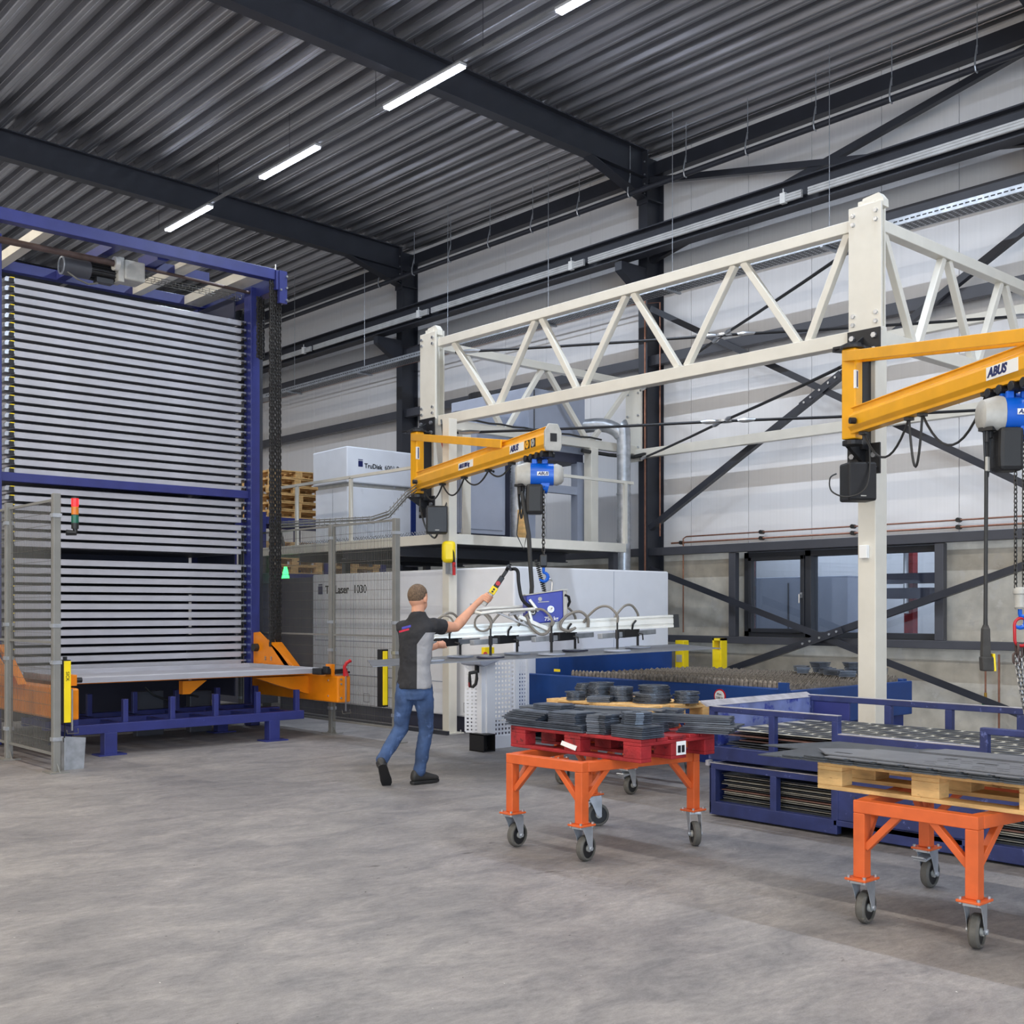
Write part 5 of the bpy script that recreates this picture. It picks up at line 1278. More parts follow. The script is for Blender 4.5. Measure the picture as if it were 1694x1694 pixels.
# blue control box
def bx(pts, dy0, dy1): return [l(x_, dy0, z) for x_, z in pts], l(0, dy1, 0) - l(0, dy0, 0)
P, D_ = bx([(-0.20, 1.70), (0.17, 1.735), (0.175, 1.47), (0.13, 1.43), (-0.13, 1.42), (-0.195, 1.48)], -0.11, 0.10)
box_ = G().poly(P, D_).done('control_box', 'lift_blue', L_, bevel=0.01)
P, D_ = bx([(0.172, 1.735), (0.215, 1.73), (0.22, 1.50), (0.177, 1.47)], -0.1, 0.16); G().poly(P, D_).done('silver_side', 'hoist_grey', box_, bevel=0.006)
P, D_ = bx([(-0.205, 1.70), (0.22, 1.74), (0.22, 1.75), (-0.205, 1.71)], -0.115, 0.16); G().poly(P, D_).done('silver_lid', 'hoist_grey', box_)
ga = G().cyl(l(0.045, -0.112, 1.555), l(0.045, -0.13, 1.555), 0.034, 20).done('gauge_rim', 'steel', box_)
G().cyl(l(0.045, -0.130, 1.555), l(0.045, -0.133, 1.555), 0.029, 20).done('gauge_face', 'paper', box_)
G().bar(l(0.045, -0.135, 1.555), l(0.06, -0.135, 1.57), 0.003, 0.004).done('gauge_needle', 'inkblack', box_)
text('lettering', '750 kg', 0.052, 'paper', l(-0.015, -0.113, 1.445), dl, (0, 0, 1), box_, bold=0.001)
G().cyl(l(-0.06, -0.113, 1.66), l(-0.06, -0.115, 1.66), 0.02, 20).done('logo_oval', 'hoist_grey', box_)
G().bar(l(-0.08, -0.113, 1.63), l(0.03, -0.113, 1.632), 0.002, 0.008).done('small_print', 'hoist_grey', box_)
kn = G().cyl(l(-0.135, -0.11, 1.535), l(-0.135, -0.14, 1.535), 0.032, 16).done('valve_knob', 'black', box_, smooth=True)
G().ring(l(-0.135, -0.14, 1.535), l(-0.135, -0.143, 1.535), 0.02, 0.012, 16).done('knob_mark', 'paper', kn)
G().tube([l(0.19, -0.1, 1.69), l(0.235, -0.08, 1.67), l(0.25, -0.06, 1.62), l(0.235, -0.05, 1.58), l(0.215, -0.04, 1.57)], 0.014, 8).done('rubber_handle', 'black', box_, smooth=True)
G().link(l(0.05, -0.0, 1.79), 0.13, 0.07, 0.009, (0, 0, 1), RV, 14, 6).done('suspension_ring', 'steel', L_, smooth=True)
# white fork bracket and tubular handle
G().bar(l(-0.17, -0.13, 1.66), l(-0.08, -0.13, 1.54), 0.03, 0.03).bar(l(-0.28, -0.13, 1.50), l(0.02, -0.12, 1.36), 0.04, 0.04).bar(l(-0.18, -0.13, 1.58), l(-0.14, -0.13, 1.42), 0.03, 0.03).done('fork_bracket', 'alu', L_, bevel=0.006)
G().tube([l(-0.12, -0.16, 1.565), l(-0.5, -0.2, 1.56), l(-0.66, -0.22, 1.545), l(-0.70, -0.18, 1.555), l(-0.68, 0.12, 1.58), l(-0.5, 0.16, 1.59), l(-0.1, 0.14, 1.59)], 0.017, 10).done('steering_handle', 'alu', L_, smooth=True)
G().bar(l(-0.5, -0.17, 1.55), l(-0.18, -0.13, 1.40), 0.025, 0.02).bar(l(-0.38, -0.17, 1.52), l(-0.22, -0.14, 1.545), 0.04, 0.025).done('handle_strut', 'steel', L_, bevel=0.004)
# cross arms with pads
pads = []
for i, x_ in enumerate((-0.98, -0.40, 0.20, 0.86)):
    c = G().sect([(-0.028, -0.025), (0.028, -0.025), (0.028, 0.025), (-0.028, 0.025)], l(x_ - 0.36 + 0.0, -0.30, BZ - 0.105), l(x_ + 0.36, 0.30, BZ - 0.105), up=ul).done('cross_arm', 'galv', L_, bevel=0.004)
    G().bar(l(x_ - 0.1, -0.08, BZ - 0.095), l(x_ + 0.1, 0.08, BZ - 0.095), 0.11, 0.085).done('arm_clamp', 'blackmetal', c, bevel=0.01)
    G().tube([l(x_ + 0.03, -0.06, BZ - 0.06), l(x_ + 0.03, -0.09, BZ - 0.01), l(x_ + 0.06, -0.1, BZ + 0.03)], 0.01, 6).tube([l(x_ + 0.08, -0.1, BZ - 0.1), l(x_ + 0.12, -0.12, BZ - 0.11), l(x_ + 0.125, -0.12, BZ - 0.17)], 0.008, 6).done('clamp_lever', 'blackmetal', c)
    for sx in (-1, 1):
        px, py = x_ + sx * 0.17, sx * 0.24
        zb = BZ - 0.265
        pd = G().cyl(l(px, py, zb), l(px, py, zb + 0.018), 0.135, 28).done('suction_pad', 'grey_mach' if (i + sx) % 3 else 'dark_mach', c, bevel=0.005)
        G().cyl(l(px, py, zb + 0.018), l(px, py, zb + 0.026), 0.11, 24, 0.06).done('pad_plate', 'galv', pd, smooth=True)
        G().cyl(l(px, py, zb + 0.02), l(px, py, BZ - 0.13), 0.013, 8).cyl(l(px, py, BZ - 0.14), l(px, py, BZ - 0.05), 0.02, 8).cyl(l(px, py, BZ - 0.05), l(px, py, BZ + 0.02), 0.009, 8).done('pad_stem', 'blackmetal', pd)
        # looping vacuum hose from stem top over the beam
        e = Vector(l(px, py, BZ + 0.02)); b0 = Vector(l(px - 0.30, 0.07 * sx, BZ + 0.03))
        pts = [e, e + Vector((0, 0, 0.07)), e.lerp(b0, 0.25) + Vector((0, 0, 0.155)), e.lerp(b0, 0.55) + Vector((0, 0, 0.15)), e.lerp(b0, 0.85) + Vector((0, 0, 0.07)), b0]
        G().tube(smooth_path(pts), 0.0125, 8).done('vacuum_hose', 'hose', pd, smooth=True)
for x_ in (-1.0, -0.62):
    G().tube([l(x_ + 0.085 * math.cos(2 * PI * k / 16), -0.09, BZ + 0.08 + 0.085 * math.sin(2 * PI * k / 16)) for k in range(16)], 0.011, 6, True).done('hose_coil', 'hose', L_, smooth=True)
G().tube(smooth_path([l(-0.2, -0.15, 1.50), l(-0.16, -0.16, 1.40), l(-0.08, -0.16, 1.32), l(0.0, -0.15, 1.32), l(0.06, -0.13, 1.40), l(0.08, -0.1, 1.43)]), 0.014, 8).done('vacuum_hose', 'hose', L_, smooth=True)
G().tube(smooth_path([l(0.30, -0.1, 1.36), l(0.22, -0.13, 1.33), l(0.14, -0.14, 1.38), l(0.2, -0.14, 1.48), l(0.33, -0.13, 1.52), l(0.42, -0.12, 1.45), l(0.43, -0.1, 1.36)]), 0.014, 8).done('vacuum_hose', 'hose', L_, smooth=True)
# control grip with boom
g = G().tube(smooth_path([l(-0.13, -0.1, 1.57), l(-0.24, -0.14, 1.66), l(-0.28, -0.16, 1.82), l(-0.29, -0.17, 1.93), l(-0.32, -0.18, 1.965), l(-0.37, -0.19, 1.965), Vector((6.95, 7.742, 1.95)), Vector((6.925, 7.743, 1.915))]), 0.018, 8)
g.done('grip_cable', 'black', L_, smooth=True)
# lifted sheet
def rp(a_, b_): return l(a_, b_, BZ - 0.272) 
sp = [(-1.72, -0.62), (1.62, -0.62), (1.62, 0.72), (-1.72, 0.72)]
G().poly([rp(*p_) for p_ in sp], (0, 0, 0.006)).done('lifted_sheet', 'sheet_top', label='large thin grey steel sheet hanging level under the suction pads', cat='steel sheet')

# ================================================================ ORANGE CARTS
def caster(par, x, y, ztop, rz, brake=False):
    """swivel castor under the plate at ztop"""
    m3 = Matrix.Rotation(rz, 3, 'Z'); o = Vector((x, y, 0))
    f = lambda a, b_, c: o + m3 @ Vector((a, b_, c))
    pl = G().obox((x, y, ztop - 0.006), (0.135, 0.115, 0.012), rz=0).done('castor_plate', 'cart', par, bevel=0.003)
    for sx in (-1, 1):
        for sy in (-1, 1): G().cyl((x + sx * 0.052, y + sy * 0.043, ztop - 0.02), (x + sx * 0.052, y + sy * 0.043, ztop + 0.012), 0.009, 6).done('bolt', 'steel', pl)
    R = 0.08; off = 0.045
    g = G()
    for s_ in (-1, 1):
        g.poly([f(-0.04, 0.036 * s_, ztop - 0.025), f(0.062, 0.036 * s_, ztop - 0.025), f(0.064, 0.036 * s_, ztop - 0.06), f(off + 0.018, 0.036 * s_, R - 0.014), f(off - 0.016, 0.036 * s_, R - 0.01), f(-0.01, 0.036 * s_, ztop - 0.075)], m3 @ Vector((0, 0.004 * s_, 0)))
    g.poly([f(-0.05, -0.04, ztop - 0.028), f(0.06, -0.04, ztop - 0.028), f(0.06, 0.04, ztop - 0.028), f(-0.05, 0.04, ztop - 0.028)], (0, 0, 0.016))
    g.cyl(f(off, -0.048, R), f(off, 0.048, R), 0.014, 10)
    if brake: g.bar(f(off - 0.02, 0, ztop - 0.05), f(off - 0.13, 0, ztop - 0.065), 0.07, 0.012); g.bar(f(off - 0.12, 0, ztop - 0.06), f(off - 0.155, 0, ztop - 0.045), 0.07, 0.01)
    g.done('castor_fork', 'galv', par, bevel=0.002)
    w = G(); 
    prof = [(-0.024, 0.062), (-0.024, 0.072), (-0.014, R), (0.014, R), (0.024, 0.072), (0.024, 0.062)]
    c0 = f(off, 0, R); ax = m3 @ Vector((0, 1, 0)); n = 28
    rings = []
    for pa, pr in prof:
        rings.append([w.b.verts.new(c0 + ax * pa + (m3 @ Vector((math.cos(2 * PI * i / n), 0, 0)) + Vector((0, 0, math.sin(2 * PI * i / n)))) * pr) for i in range(n)])
    for A, B in zip(rings, rings[1:] + rings[:1]):
        for i in range(n): w.b.faces.new((A[i], A[(i + 1) % n], B[(i + 1) % n], B[i]))
    wh = w.done('wheel_tyre', 'tyre', par, smooth=True)
    G().cyl(c0 - ax * 0.016, c0 + ax * 0.016, 0.063, 24).done('wheel_disc', 'black', wh)
    G().cyl(c0 - ax * 0.03, c0 + ax * 0.03, 0.022, 14).done('wheel_hub', 'hoist_grey', wh)

def cart(lab, cs, rzs, brakes, ztop=0.615, group='orange carts'):
    """cs: leg centres front-left, front-right, rear-right, rear-left"""
    cx_ = sum(c[0] for c in cs) / 4; cy_ = sum(c[1] for c in cs) / 4
    t = thing('trolley_cart', lab, 'cart', (cx_, cy_, 0), group=group)
    w = 0.062
    for i in range(4):
        a = Vector((cs[i][0], cs[i][1], ztop - w / 2)); b_ = Vector((cs[(i + 1) % 4][0], cs[(i + 1) % 4][1], ztop - w / 2)); d = (b_ - a).normalized()
        e = d * w / 2 if i % 2 == 0 else -d * w / 2
        G().bar(a - e, b_ + e, w, w).done('top_rail', 'cart', t, bevel=0.004)
        L = (b_ - a).length; br = min(0.17, L * 0.36)
        for p, s_ in ((a, 1), (b_, -1)):
            G().bar(p + d * s_ * (w / 2 - 0.005) + Vector((0, 0, -w / 2 - br)), p + d * s_ * (br + w / 2) + Vector((0, 0, -w / 2 + 0.01)), 0.035, 0.035).done('corner_brace', 'cart', t, bevel=0.003)
    for i in range(4):
        x, y = cs[i]
        G().box(x - w / 2, x + w / 2, y - w / 2, y + w / 2, 0.235, ztop - w).done('leg', 'cart', t, bevel=0.004)
        caster(t, x, y, 0.235, rzs[i], brakes[i])
    return t
cart('orange trolley cart on castors carrying the red pallet', [(4.97, 5.50), (5.0, 4.90), (5.93, 4.78), (5.89, 5.67)], (0.1, 0.15, -2.2, -0.5), (0, 0, 0, 1))
cart('orange trolley cart on castors at the right edge under the sheet-laden wooden pallet', [(5.03, 3.0), (5.03, 2.43), (5.95, 2.33), (5.95, 3.15)], (0.12, 0.2, 0.4, 0.05), (0, 0, 0, 1))
cart('orange trolley cart farther back behind the red pallet, mostly hidden', [(7.08, 7.22), (7.1, 6.42), (8.0, 6.50), (8.0, 7.25)], (0.0, 0.1, 0.3, 0.1), (1, 1, 0, 0))

rp_ = make_pallet('red painted wooden pallet with white stickers, stacked with dark plates', (5.56, 5.185, 0.617), 0, 'pallet_red', None, 1.18, 0.72)
G().poly([(5.198, 5.27, 0.70), (5.198, 5.135, 0.675), (5.198, 5.15, 0.645), (5.198, 5.285, 0.672)], (-0.003, 0, 0)).done('sticker', 'paper', rp_)
g = G().box(5.53, 5.62, 4.588, 4.592, 0.64, 0.725); g.done('barcode_label', 'paper', rp_)
g = G()
for k in range(9):
    if k != 4: g.box(5.54 + 0.0075 * k, 5.54 + 0.0075 * k + 0.004, 4.585, 4.588, 0.655, 0.70)
g.done('barcode', 'inkblack', rp_)
make_pallet('worn natural wooden pallet under slotted steel sheets on the right cart', (5.58, 2.75, 0.617), 0, 'wood', None, 1.2, 0.8)
make_pallet('natural wooden pallet carrying the round disc stacks behind the red pallet', (7.42, 6.72, 0.617), 0, 'wood', None, 1.2, 0.8)

# ================================================================ STACKED PLATES
PT = 0.0125
def plate_stack(shape, c, rz, z0, n, what, group, jit=0.006, m='sheet', hole=0.0, lean=(0, 0), name='steel_plate'):
    """shape: outline in local coords; every plate is its own object"""
    g = G()
    if hole:
        k = len(shape); inner = [(hole * math.cos(2 * PI * i / k + math.atan2(shape[0][1], shape[0][0])), hole * math.sin(2 * PI * i / k + math.atan2(shape[0][1], shape[0][0]))) for i in range(k)]
        b = g.b; rows = []
        for pts, z in ((shape, 0), (shape, PT - 0.003), (inner, PT - 0.003), (inner, 0)): rows.append([b.verts.new((x, y, z)) for x, y in pts])
        for A, B in zip(rows, rows[1:] + rows[:1]):
            for i in range(k): b.faces.new((A[i], A[(i + 1) % k], B[(i + 1) % k], B[i]))
    else:
        g.poly([(x, y, 0) for x, y in shape], (0, 0, PT - 0.003))
    o = g.done(name, m, recenter=False)
    for k in range(n):
        p = o if k == 0 else o.copy()
        if k: C.objects.link(p)
        jit = jit * (1.0 if k else 1.3)
        p.location = (c[0] + random.uniform(-jit, jit) + lean[0] * k, c[1] + random.uniform(-jit, jit) + lean[1] * k, z0 + PT * k)
        p.rotation_euler = (0, 0, rz + random.uniform(-0.03, 0.03))
        top = n - k
        tag(p, '%s, %s' % (what, 'topmost of its stack' if top == 1 else ('lowest of its stack' if k == 0 else '%s from the top' % ORD[top])), 'steel plate', group)
def rect(a, b_): return [(-a / 2, -b_ / 2), (a / 2, -b_ / 2), (a / 2, b_ / 2), (-a / 2, b_ / 2)]
def cpoly(r, n=22): return [(r * math.cos(2 * PI * i / n), r * math.sin(2 * PI * i / n)) for i in range(n)]
octa = [(-0.08, -0.05), (-0.045, -0.085), (0.045, -0.085), (0.085, -0.04), (0.085, 0.05), (0.04, 0.085), (-0.05, 0.085), (-0.08, 0.04)]
anvil = [(-0.09, -0.06), (-0.03, -0.075), (0.0, -0.04), (0.05, -0.08), (0.09, -0.06), (0.075, 0.0), (0.09, 0.07), (0.03, 0.085), (-0.04, 0.06), (-0.09, 0.08), (-0.07, 0.0)]
A_ = 'dark plates on the red pallet'
zP = 0.764
plate_stack(rect(0.20, 0.26), (5.30, 4.71), 0.0, zP, 6, 'rectangular plate, low stack at near corner of red pallet', A_, 0.002)
plate_stack(octa, (5.36, 4.77), 0.1, zP + 6 * PT, 6, 'notched plate with hole, upon the low corner stack', A_, 0.004, hole=0.03)
plate_stack(anvil, (5.30, 4.99), 0.2, zP, 10, 'curvy plate, stack left of the near corner', A_, 0.008, hole=0.025)
plate_stack(rect(0.14, 0.74), (5.27, 5.46), 0.0, zP, 4, 'long plate along left front edge of red pallet', A_, 0.012)
plate_stack(rect(0.18, 0.24), (5.27, 5.27), 0.05, zP + 4 * PT, 6, 'rectangular plate upon the long plates, red pallet front', A_, 0.006)
plate_stack(rect(0.13, 0.36), (5.23, 5.66), -0.05, zP + 4 * PT, 5, 'stepped plate overhanging left end of red pallet', A_, 0.004, lean=(0.004, -0.022))
plate_stack(rect(0.15, 0.25), (5.40, 5.56), 0.1, zP, 12, 'rectangular plate, tall stack, left half of red pallet', A_, 0.007)
plate_stack(rect(0.16, 0.90), (5.62, 5.50), 0.33, zP, 9, 'long plate, rear stack of red pallet', A_, 0.006)
plate_stack([(-0.06, -0.5), (0.06, -0.5), (0.06, 0.1), (0.12, 0.36), (0.06, 0.42), (-0.05, 0.2)], (5.68, 5.42), 0.33, zP + 9 * PT, 1, 'pale horn-ended plate upon the rear stack', A_, 0, 'sheet_top')
plate_stack(rect(0.17, 0.34), (5.82, 4.58), 0.35, zP, 5, 'bluish long plate under the diagonal bars', A_, 0.006, lean=(0.004, -0.012))
plate_stack(rect(0.13, 0.15), (5.62, 4.86), 0.2, zP, 5, 'small plate, short stack beneath the diagonal bars', A_, 0.008)
plate_stack(rect(0.12, 1.02), (5.66, 4.88), 0.43, zP + 5 * PT, 4, 'long diagonal bar, right end of red pallet', A_, 0.003)
plate_stack(rect(0.15, 0.16), (5.90, 5.0), 0.3, zP, 10, 'small bluish plate, stack behind the diagonal bars', A_, 0.006, lean=(0.003, -0.003))
plate_stack(rect(0.12, 0.3), (5.50, 5.05), 0.25, zP, 8, 'plain dark plate, middle of red pallet', A_, 0.01)
Bq = 'round plates on the rear pallet'
for i, (x, y, r, n, z) in enumerate(((7.1, 7.03, 0.085, 6, zP), (7.38, 7.19, 0.09, 10, zP), (7.31, 6.93, 0.11, 12, zP), (7.30, 6.67, 0.10, 10, zP), (7.36, 6.37, 0.16, 7, zP), (7.37, 6.36, 0.13, 5, zP + 7 * PT), (7.55, 6.16, 0.105, 8, zP))):
    nm = ['leftmost small', 'second from left', 'third from left, tallest', 'fourth from left', 'widest', 'smaller stack upon widest', 'rightmost'][i]
    plate_stack(cpoly(r), (x, y), 0.3 * i, z, n, 'ring plate, %s stack, rear pallet' % nm, Bq, 0.009, hole=r * 0.5)
plate_stack(rect(0.18, 0.2), (7.1, 6.73), 0.5, zP, 4, 'square plate with hole, rear pallet front', Bq, 0.006, hole=0.05)

# slotted sheets on the right cart
def slotted(pts, z, lab, th=0.006, slots=(), m='sheet_top'):
    t = thing('slotted_sheet', lab, 'steel sheet', (pts[0][0], pts[0][1], z), group='slotted sheets on the right cart')
    G().poly([(x, y, z) for x, y in pts], (0, 0, th)).done('sheet_body', m, t)
    if slots:
        g = G()
        for (x, y, a, b_) in slots: g.box(x - a / 2, x + a / 2, y - b_ / 2, y + b_ / 2, z + th, z + th + 0.0006)
        g.done('slots', 'black', t, kind='stuff')
def notched(x0, x1, y1, y0, k=0.06):
    pts = [(x0, y1)]; y = y1; i = 0
    while y > y0 + 0.16: 
        pts += [(x0, y - 0.11), (x0 + 0.014, y - 0.118), (x0 + 0.014, y - 0.14), (x0, y - 0.148)]; y -= 0.148
    pts += [(x0, y0), (x1, y0), (x1, y1 - 0.02)]
    return pts
zz = 0.764
slotted([(5.48, 3.92), (5.46, 1.6), (5.96, 1.6), (5.96, 3.7)], zz, 'long bare sheet reaching farthest left toward the bin rail', m='sheet_edge')
slotted(notched(5.06, 5.62, 3.64, 1.5), zz + 0.007, 'lowest notched sheet with its tip over the left end of the right cart pallet', m='sheet_edge')
slotted(notched(5.08, 5.62, 3.50, 1.5), zz + 0.015, 'second notched sheet from below on the right cart pallet', m='sheet_edge')
slotted(notched(5.10, 5.60, 3.38, 1.5), zz + 0.023, 'third notched sheet from below on the right cart pallet', m='sheet_edge')
slotted(notched(5.09, 5.56, 3.25, 1.5), zz + 0.031, 'upper notched sheet with rows of slots', m='sheet_top')
sl = []
for i in range(5):
    for j in range(12): sl.append((5.17 + 0.065 * i, 2.72 - 0.12 * j + 0.03 * (i % 2), 0.004, 0.06))
pts = [(5.14, 3.28), (5.12, 1.5), (5.50, 1.5), (5.50, 2.78), (5.42, 2.84), (5.43, 3.26), (5.30, 3.42)]
slotted(pts, zz + 0.039, 'topmost pale sheet with rounded left end, dark holes and slot rows', slots=sl + [(5.22, 3.22, 0.03, 0.09), (5.40, 2.73, 0.03, 0.06), (5.35, 2.52, 0.03, 0.1)])
slotted([(5.66, 3.22), (5.64, 1.5), (5.92, 1.5), (5.92, 3.12)], zz + 0.007, 'narrow raised sheet pair along the rear edge of the right cart, lower', 0.012, m='sheet_edge')
slotted([(5.68, 3.05), (5.66, 1.5), (5.88, 1.5), (5.88, 3.0)], zz + 0.02, 'narrow raised sheet pair along the rear edge of the right cart, upper', 0.012)

# ================================================================ BLUE STACKING BINS
BX0, BX1, BY0, BY1 = 6.84, 8.2, 2.15, 5.36
def segs_y(): return (BY1 - 0.03, 4.79, 4.29, 3.24, 2.72, BY0 + 0.03)
def bin_lower():
    t = thing('stacking_bin', 'lower blue steel stacking bin on the floor with raised dark lettering', 'bin', (7.5, 3.75, 0))
    add = lambda nm, x0, x1, y0, y1, z0, z1, m='bin_blue': G().box(x0, x1, y0, y1, z0, z1).done(nm, m, t, bevel=0.005)
    for x0, x1 in ((BX0, BX0 + 0.06), (BX1 - 0.06, BX1)):
        for a, b_ in ((4.27, BY1), (3.26, 4.13), (BY0, 3.24)) if x0 == BX0 else ((BY0, BY1),): pass
        if x0 == BX0:
            add('base_rail', x0, x1, 4.27, BY1, 0.015, 0.115); add('base_rail', x0, x1, 3.38, 4.13, 0.015, 0.115); add('base_rail', x0, x1, BY0, 3.26, 0.015, 0.115)
            add('base_rail', x0, x1, 3.2, 4.3, 0.075, 0.115)
        else: add('base_rail', x0, x1, BY0, BY1, 0.015, 0.115)
        add('top_rail', x0, x1, BY0, BY1, 0.355, 0.40)
        for y in segs_y(): add('upright', x0, x1 if x0 == BX0 else x1, y - 0.027, y + 0.027, 0.11, 0.36)
    add('side_panel', BX0 + 0.005, BX0 + 0.02, 3.26, 4.27, 0.115, 0.36)
    for y in (BY1, BY0): add('end_panel', BX0, BX1, y - 0.02, y, 0.02, 0.40)
    add('bin_floor', BX0 + 0.05, BX1 - 0.05, BY0, BY1, 0.09, 0.115, 'sheet_edge')
    G().box(BX0 - 0.003, BX0 + 0.062, BY0, BY1, 0.40, 0.404).done('worn_edge', 'bin_edge', t)
    G().box(BX0 - 0.02, BX0 + 0.03, BY1 - 0.01, BY1 + 0.02, 0.38, 0.42).done('corner_cap', 'bin_edge', t)
    text('lettering', 'VAN DEN HOUT', 0.125, 'bin_blue', (BX0 + 0.002, 4.14, 0.205), (0, -1, 0), (0, 0, 1), t, depth=0.006)
    text('lettering', 'VAN DEN HOUT', 0.125, 'dark_mach', (BX0 - 0.002, 4.145, 0.202), (0, -1, 0), (0, 0, 1), t, depth=0.003, bold=0.002)
    return t
def bin_upper():
    t = thing('stacking_bin', 'upper open blue bin full of perforated sheets with stepped side rails', 'bin', (7.5, 3.75, 0.42))
    add = lambda nm, x0, x1, y0, y1, z0, z1, m='bin_blue': G().box(x0, x1, y0, y1, z0, z1).done(nm, m, t, bevel=0.005)
    add('sill_panel', BX0 - 0.01, BX0 + 0.05, BY0, BY1, 0.43, 0.53); add('sill_panel', BX1 - 0.05, BX1, BY0, BY1, 0.43, 0.53)
    add('bin_floor', BX0 + 0.05, BX1 - 0.05, BY0, BY1, 0.47, 0.50, 'sheet_edge')
    w0, w1 = BX0 - 0.005, BX0 + 0.045
    add('top_rail', w0, w1, 4.26, BY1, 0.785, 0.825); add('top_rail', w0, w1, BY0, 3.27, 0.785, 0.825)
    for y in (BY1 - 0.025, 4.80, 4.285, 3.245, 2.72, BY0 + 0.025): add('upright', w0, w1, y - 0.025, y + 0.025, 0.52, 0.79)
    add('side_panel', w0, w0 + 0.03, 3.26, 4.27, 0.53, 0.70)
    G().box(w0 - 0.001, w1 + 0.001, 3.27, 4.26, 0.70, 0.706).done('worn_edge', 'bin_edge', t)
    G().box(w0 - 0.001, w1 + 0.001, 4.26, BY1, 0.825, 0.829).done('worn_edge', 'bin_edge', t)
    add('rear_rail', BX1 - 0.05, BX1, BY0, BY1, 0.80, 0.845)
    G().box(BX1 - 0.051, BX1 + 0.001, BY0, BY1, 0.845, 0.849).done('worn_edge', 'bin_edge', t)
    for y in (BY1 - 0.02, 4.64, 4.14, 3.6, 3.0, BY0 + 0.03): add('rear_upright', BX1 - 0.05, BX1, y - 0.028, y + 0.028, 0.52, 0.80)
    add('corner_panel', BX1 - 0.04, BX1 - 0.02, 4.98, BY1, 0.53, 0.80, 'rack_blue')
    add('end_panel', BX0, BX1, BY1 - 0.02, BY1, 0.52, 0.83, 'bin_worn')
    add('end_panel', BX0, BX1, BY0, BY0 + 0.02, 0.52, 0.83, 'bin_blue')
    G().poly([(BX0 - 0.03, BY1 - 0.03, 0.83), (BX0 - 0.03, BY1, 0.835), (BX0 - 0.03, BY1 + 0.06, 0.865), (BX0 - 0.03, BY1 + 0.065, 0.855), (BX0 - 0.03, BY1, 0.82)], (BX1 - BX0 + 0.05, 0, 0)).done('flared_lip', 'bin_edge', t)
    return t
bin_lower(); bin_upper()
mats = ['sheet_edge', 'sheet_pale', 'sheet_edge', 'sheet_edge', 'sheet_pale', 'sheet_rust', 'sheet_edge', 'sheet_pale', 'sheet_edge', 'sheet_pale', 'sheet_edge', 'sheet_pale', 'sheet_edge', 'sheet_edge', 'sheet_edge']
z = 0.117
for k in range(14):
    m = ['sheet_edge', 'sheet_pale', 'sheet_edge', 'sheet_pale', 'sheet_pale', 'sheet_rust', 'sheet_edge', 'sheet_pale', 'sheet_pale', 'sheet_edge', 'sheet_pale', 'sheet_edge', 'sheet_pale', 'sheet_edge'][k]
    dx = random.uniform(0, 0.03); y1 = BY1 - 0.05 - random.uniform(0, 0.05)
    G().box(BX0 + 0.07 + dx, BX1 - 0.1, BY0 + 0.05, y1, z, z + 0.005).done('stored_sheet', m, label='%s sheet lying in the lower blue bin, %s from the bottom' % ({'sheet_edge': 'dark', 'sheet_pale': 'pale-edged', 'sheet_rust': 'reddish brown'}[m], ORD[k + 1]), cat='steel sheet', group='sheets in the lower bin')
    z += random.uniform(0.013, 0.019)
z = 0.505
for k in range(8):
    m = ['sheet_edge', 'sheet_pale', 'sheet_edge', 'sheet_edge', 'sheet_rust', 'sheet_edge', 'sheet_rust', 'sheet_edge'][k]
    G().box(BX0 + 0.06 + random.uniform(0, 0.06), BX1 - 0.08, BY0 + 0.05, BY1 - 0.06 - random.uniform(0, 0.16), z, z + 0.007).done('stored_sheet', m, label='%s sheet under the perforated sheet in the upper bin, %s from the bottom' % ({'sheet_edge': 'dark', 'sheet_pale': 'pale-edged', 'sheet_rust': 'rust-coloured'}[m], ORD[k + 1]), cat='steel sheet', group='sheets in the upper bin')
    z += 0.018
# perforated top sheet: dark oblong pieces lying in a bright skeleton
t = thing('cut_sheet', 'topmost sheet in the upper blue bin, cut into many dark oblong pieces', 'steel sheet', (7.5, 3.75, 0.66))
G().box(BX0 + 0.06, BX1 - 0.07, BY0 + 0.05, BY1 - 0.1, 0.652, 0.656).done('sheet_skeleton', 'sheet_pale', t)
o = None
hx = [(-0.036, -0.05), (-0.02, -0.108), (0.02, -0.108), (0.036, -0.06), (0.036, 0.06), (0.02, 0.108), (-0.02, 0.108), (-0.036, 0.05)]
for i in range(11):
    for j in range(12):
        x = BX0 + 0.13 + 0.109 * i; y = BY1 - 0.24 - 0.252 * j - (0.126 if i % 2 else 0)
        if y < BY0 + 0.15: continue
        zz_ = 0.657 + random.uniform(0, 0.002)
        if o is None:
            o = G().poly([(a, b_, 0) for a, b_ in hx], (0, 0, 0.002)).done('cut_piece', 'sheet_edge', t, local=True); q = o
        else: q = o.copy(); C.objects.link(q)
        q.location = Vector((x, y, zz_)) - t.location; q.rotation_euler = (0, 0, random.uniform(-0.03, 0.03))

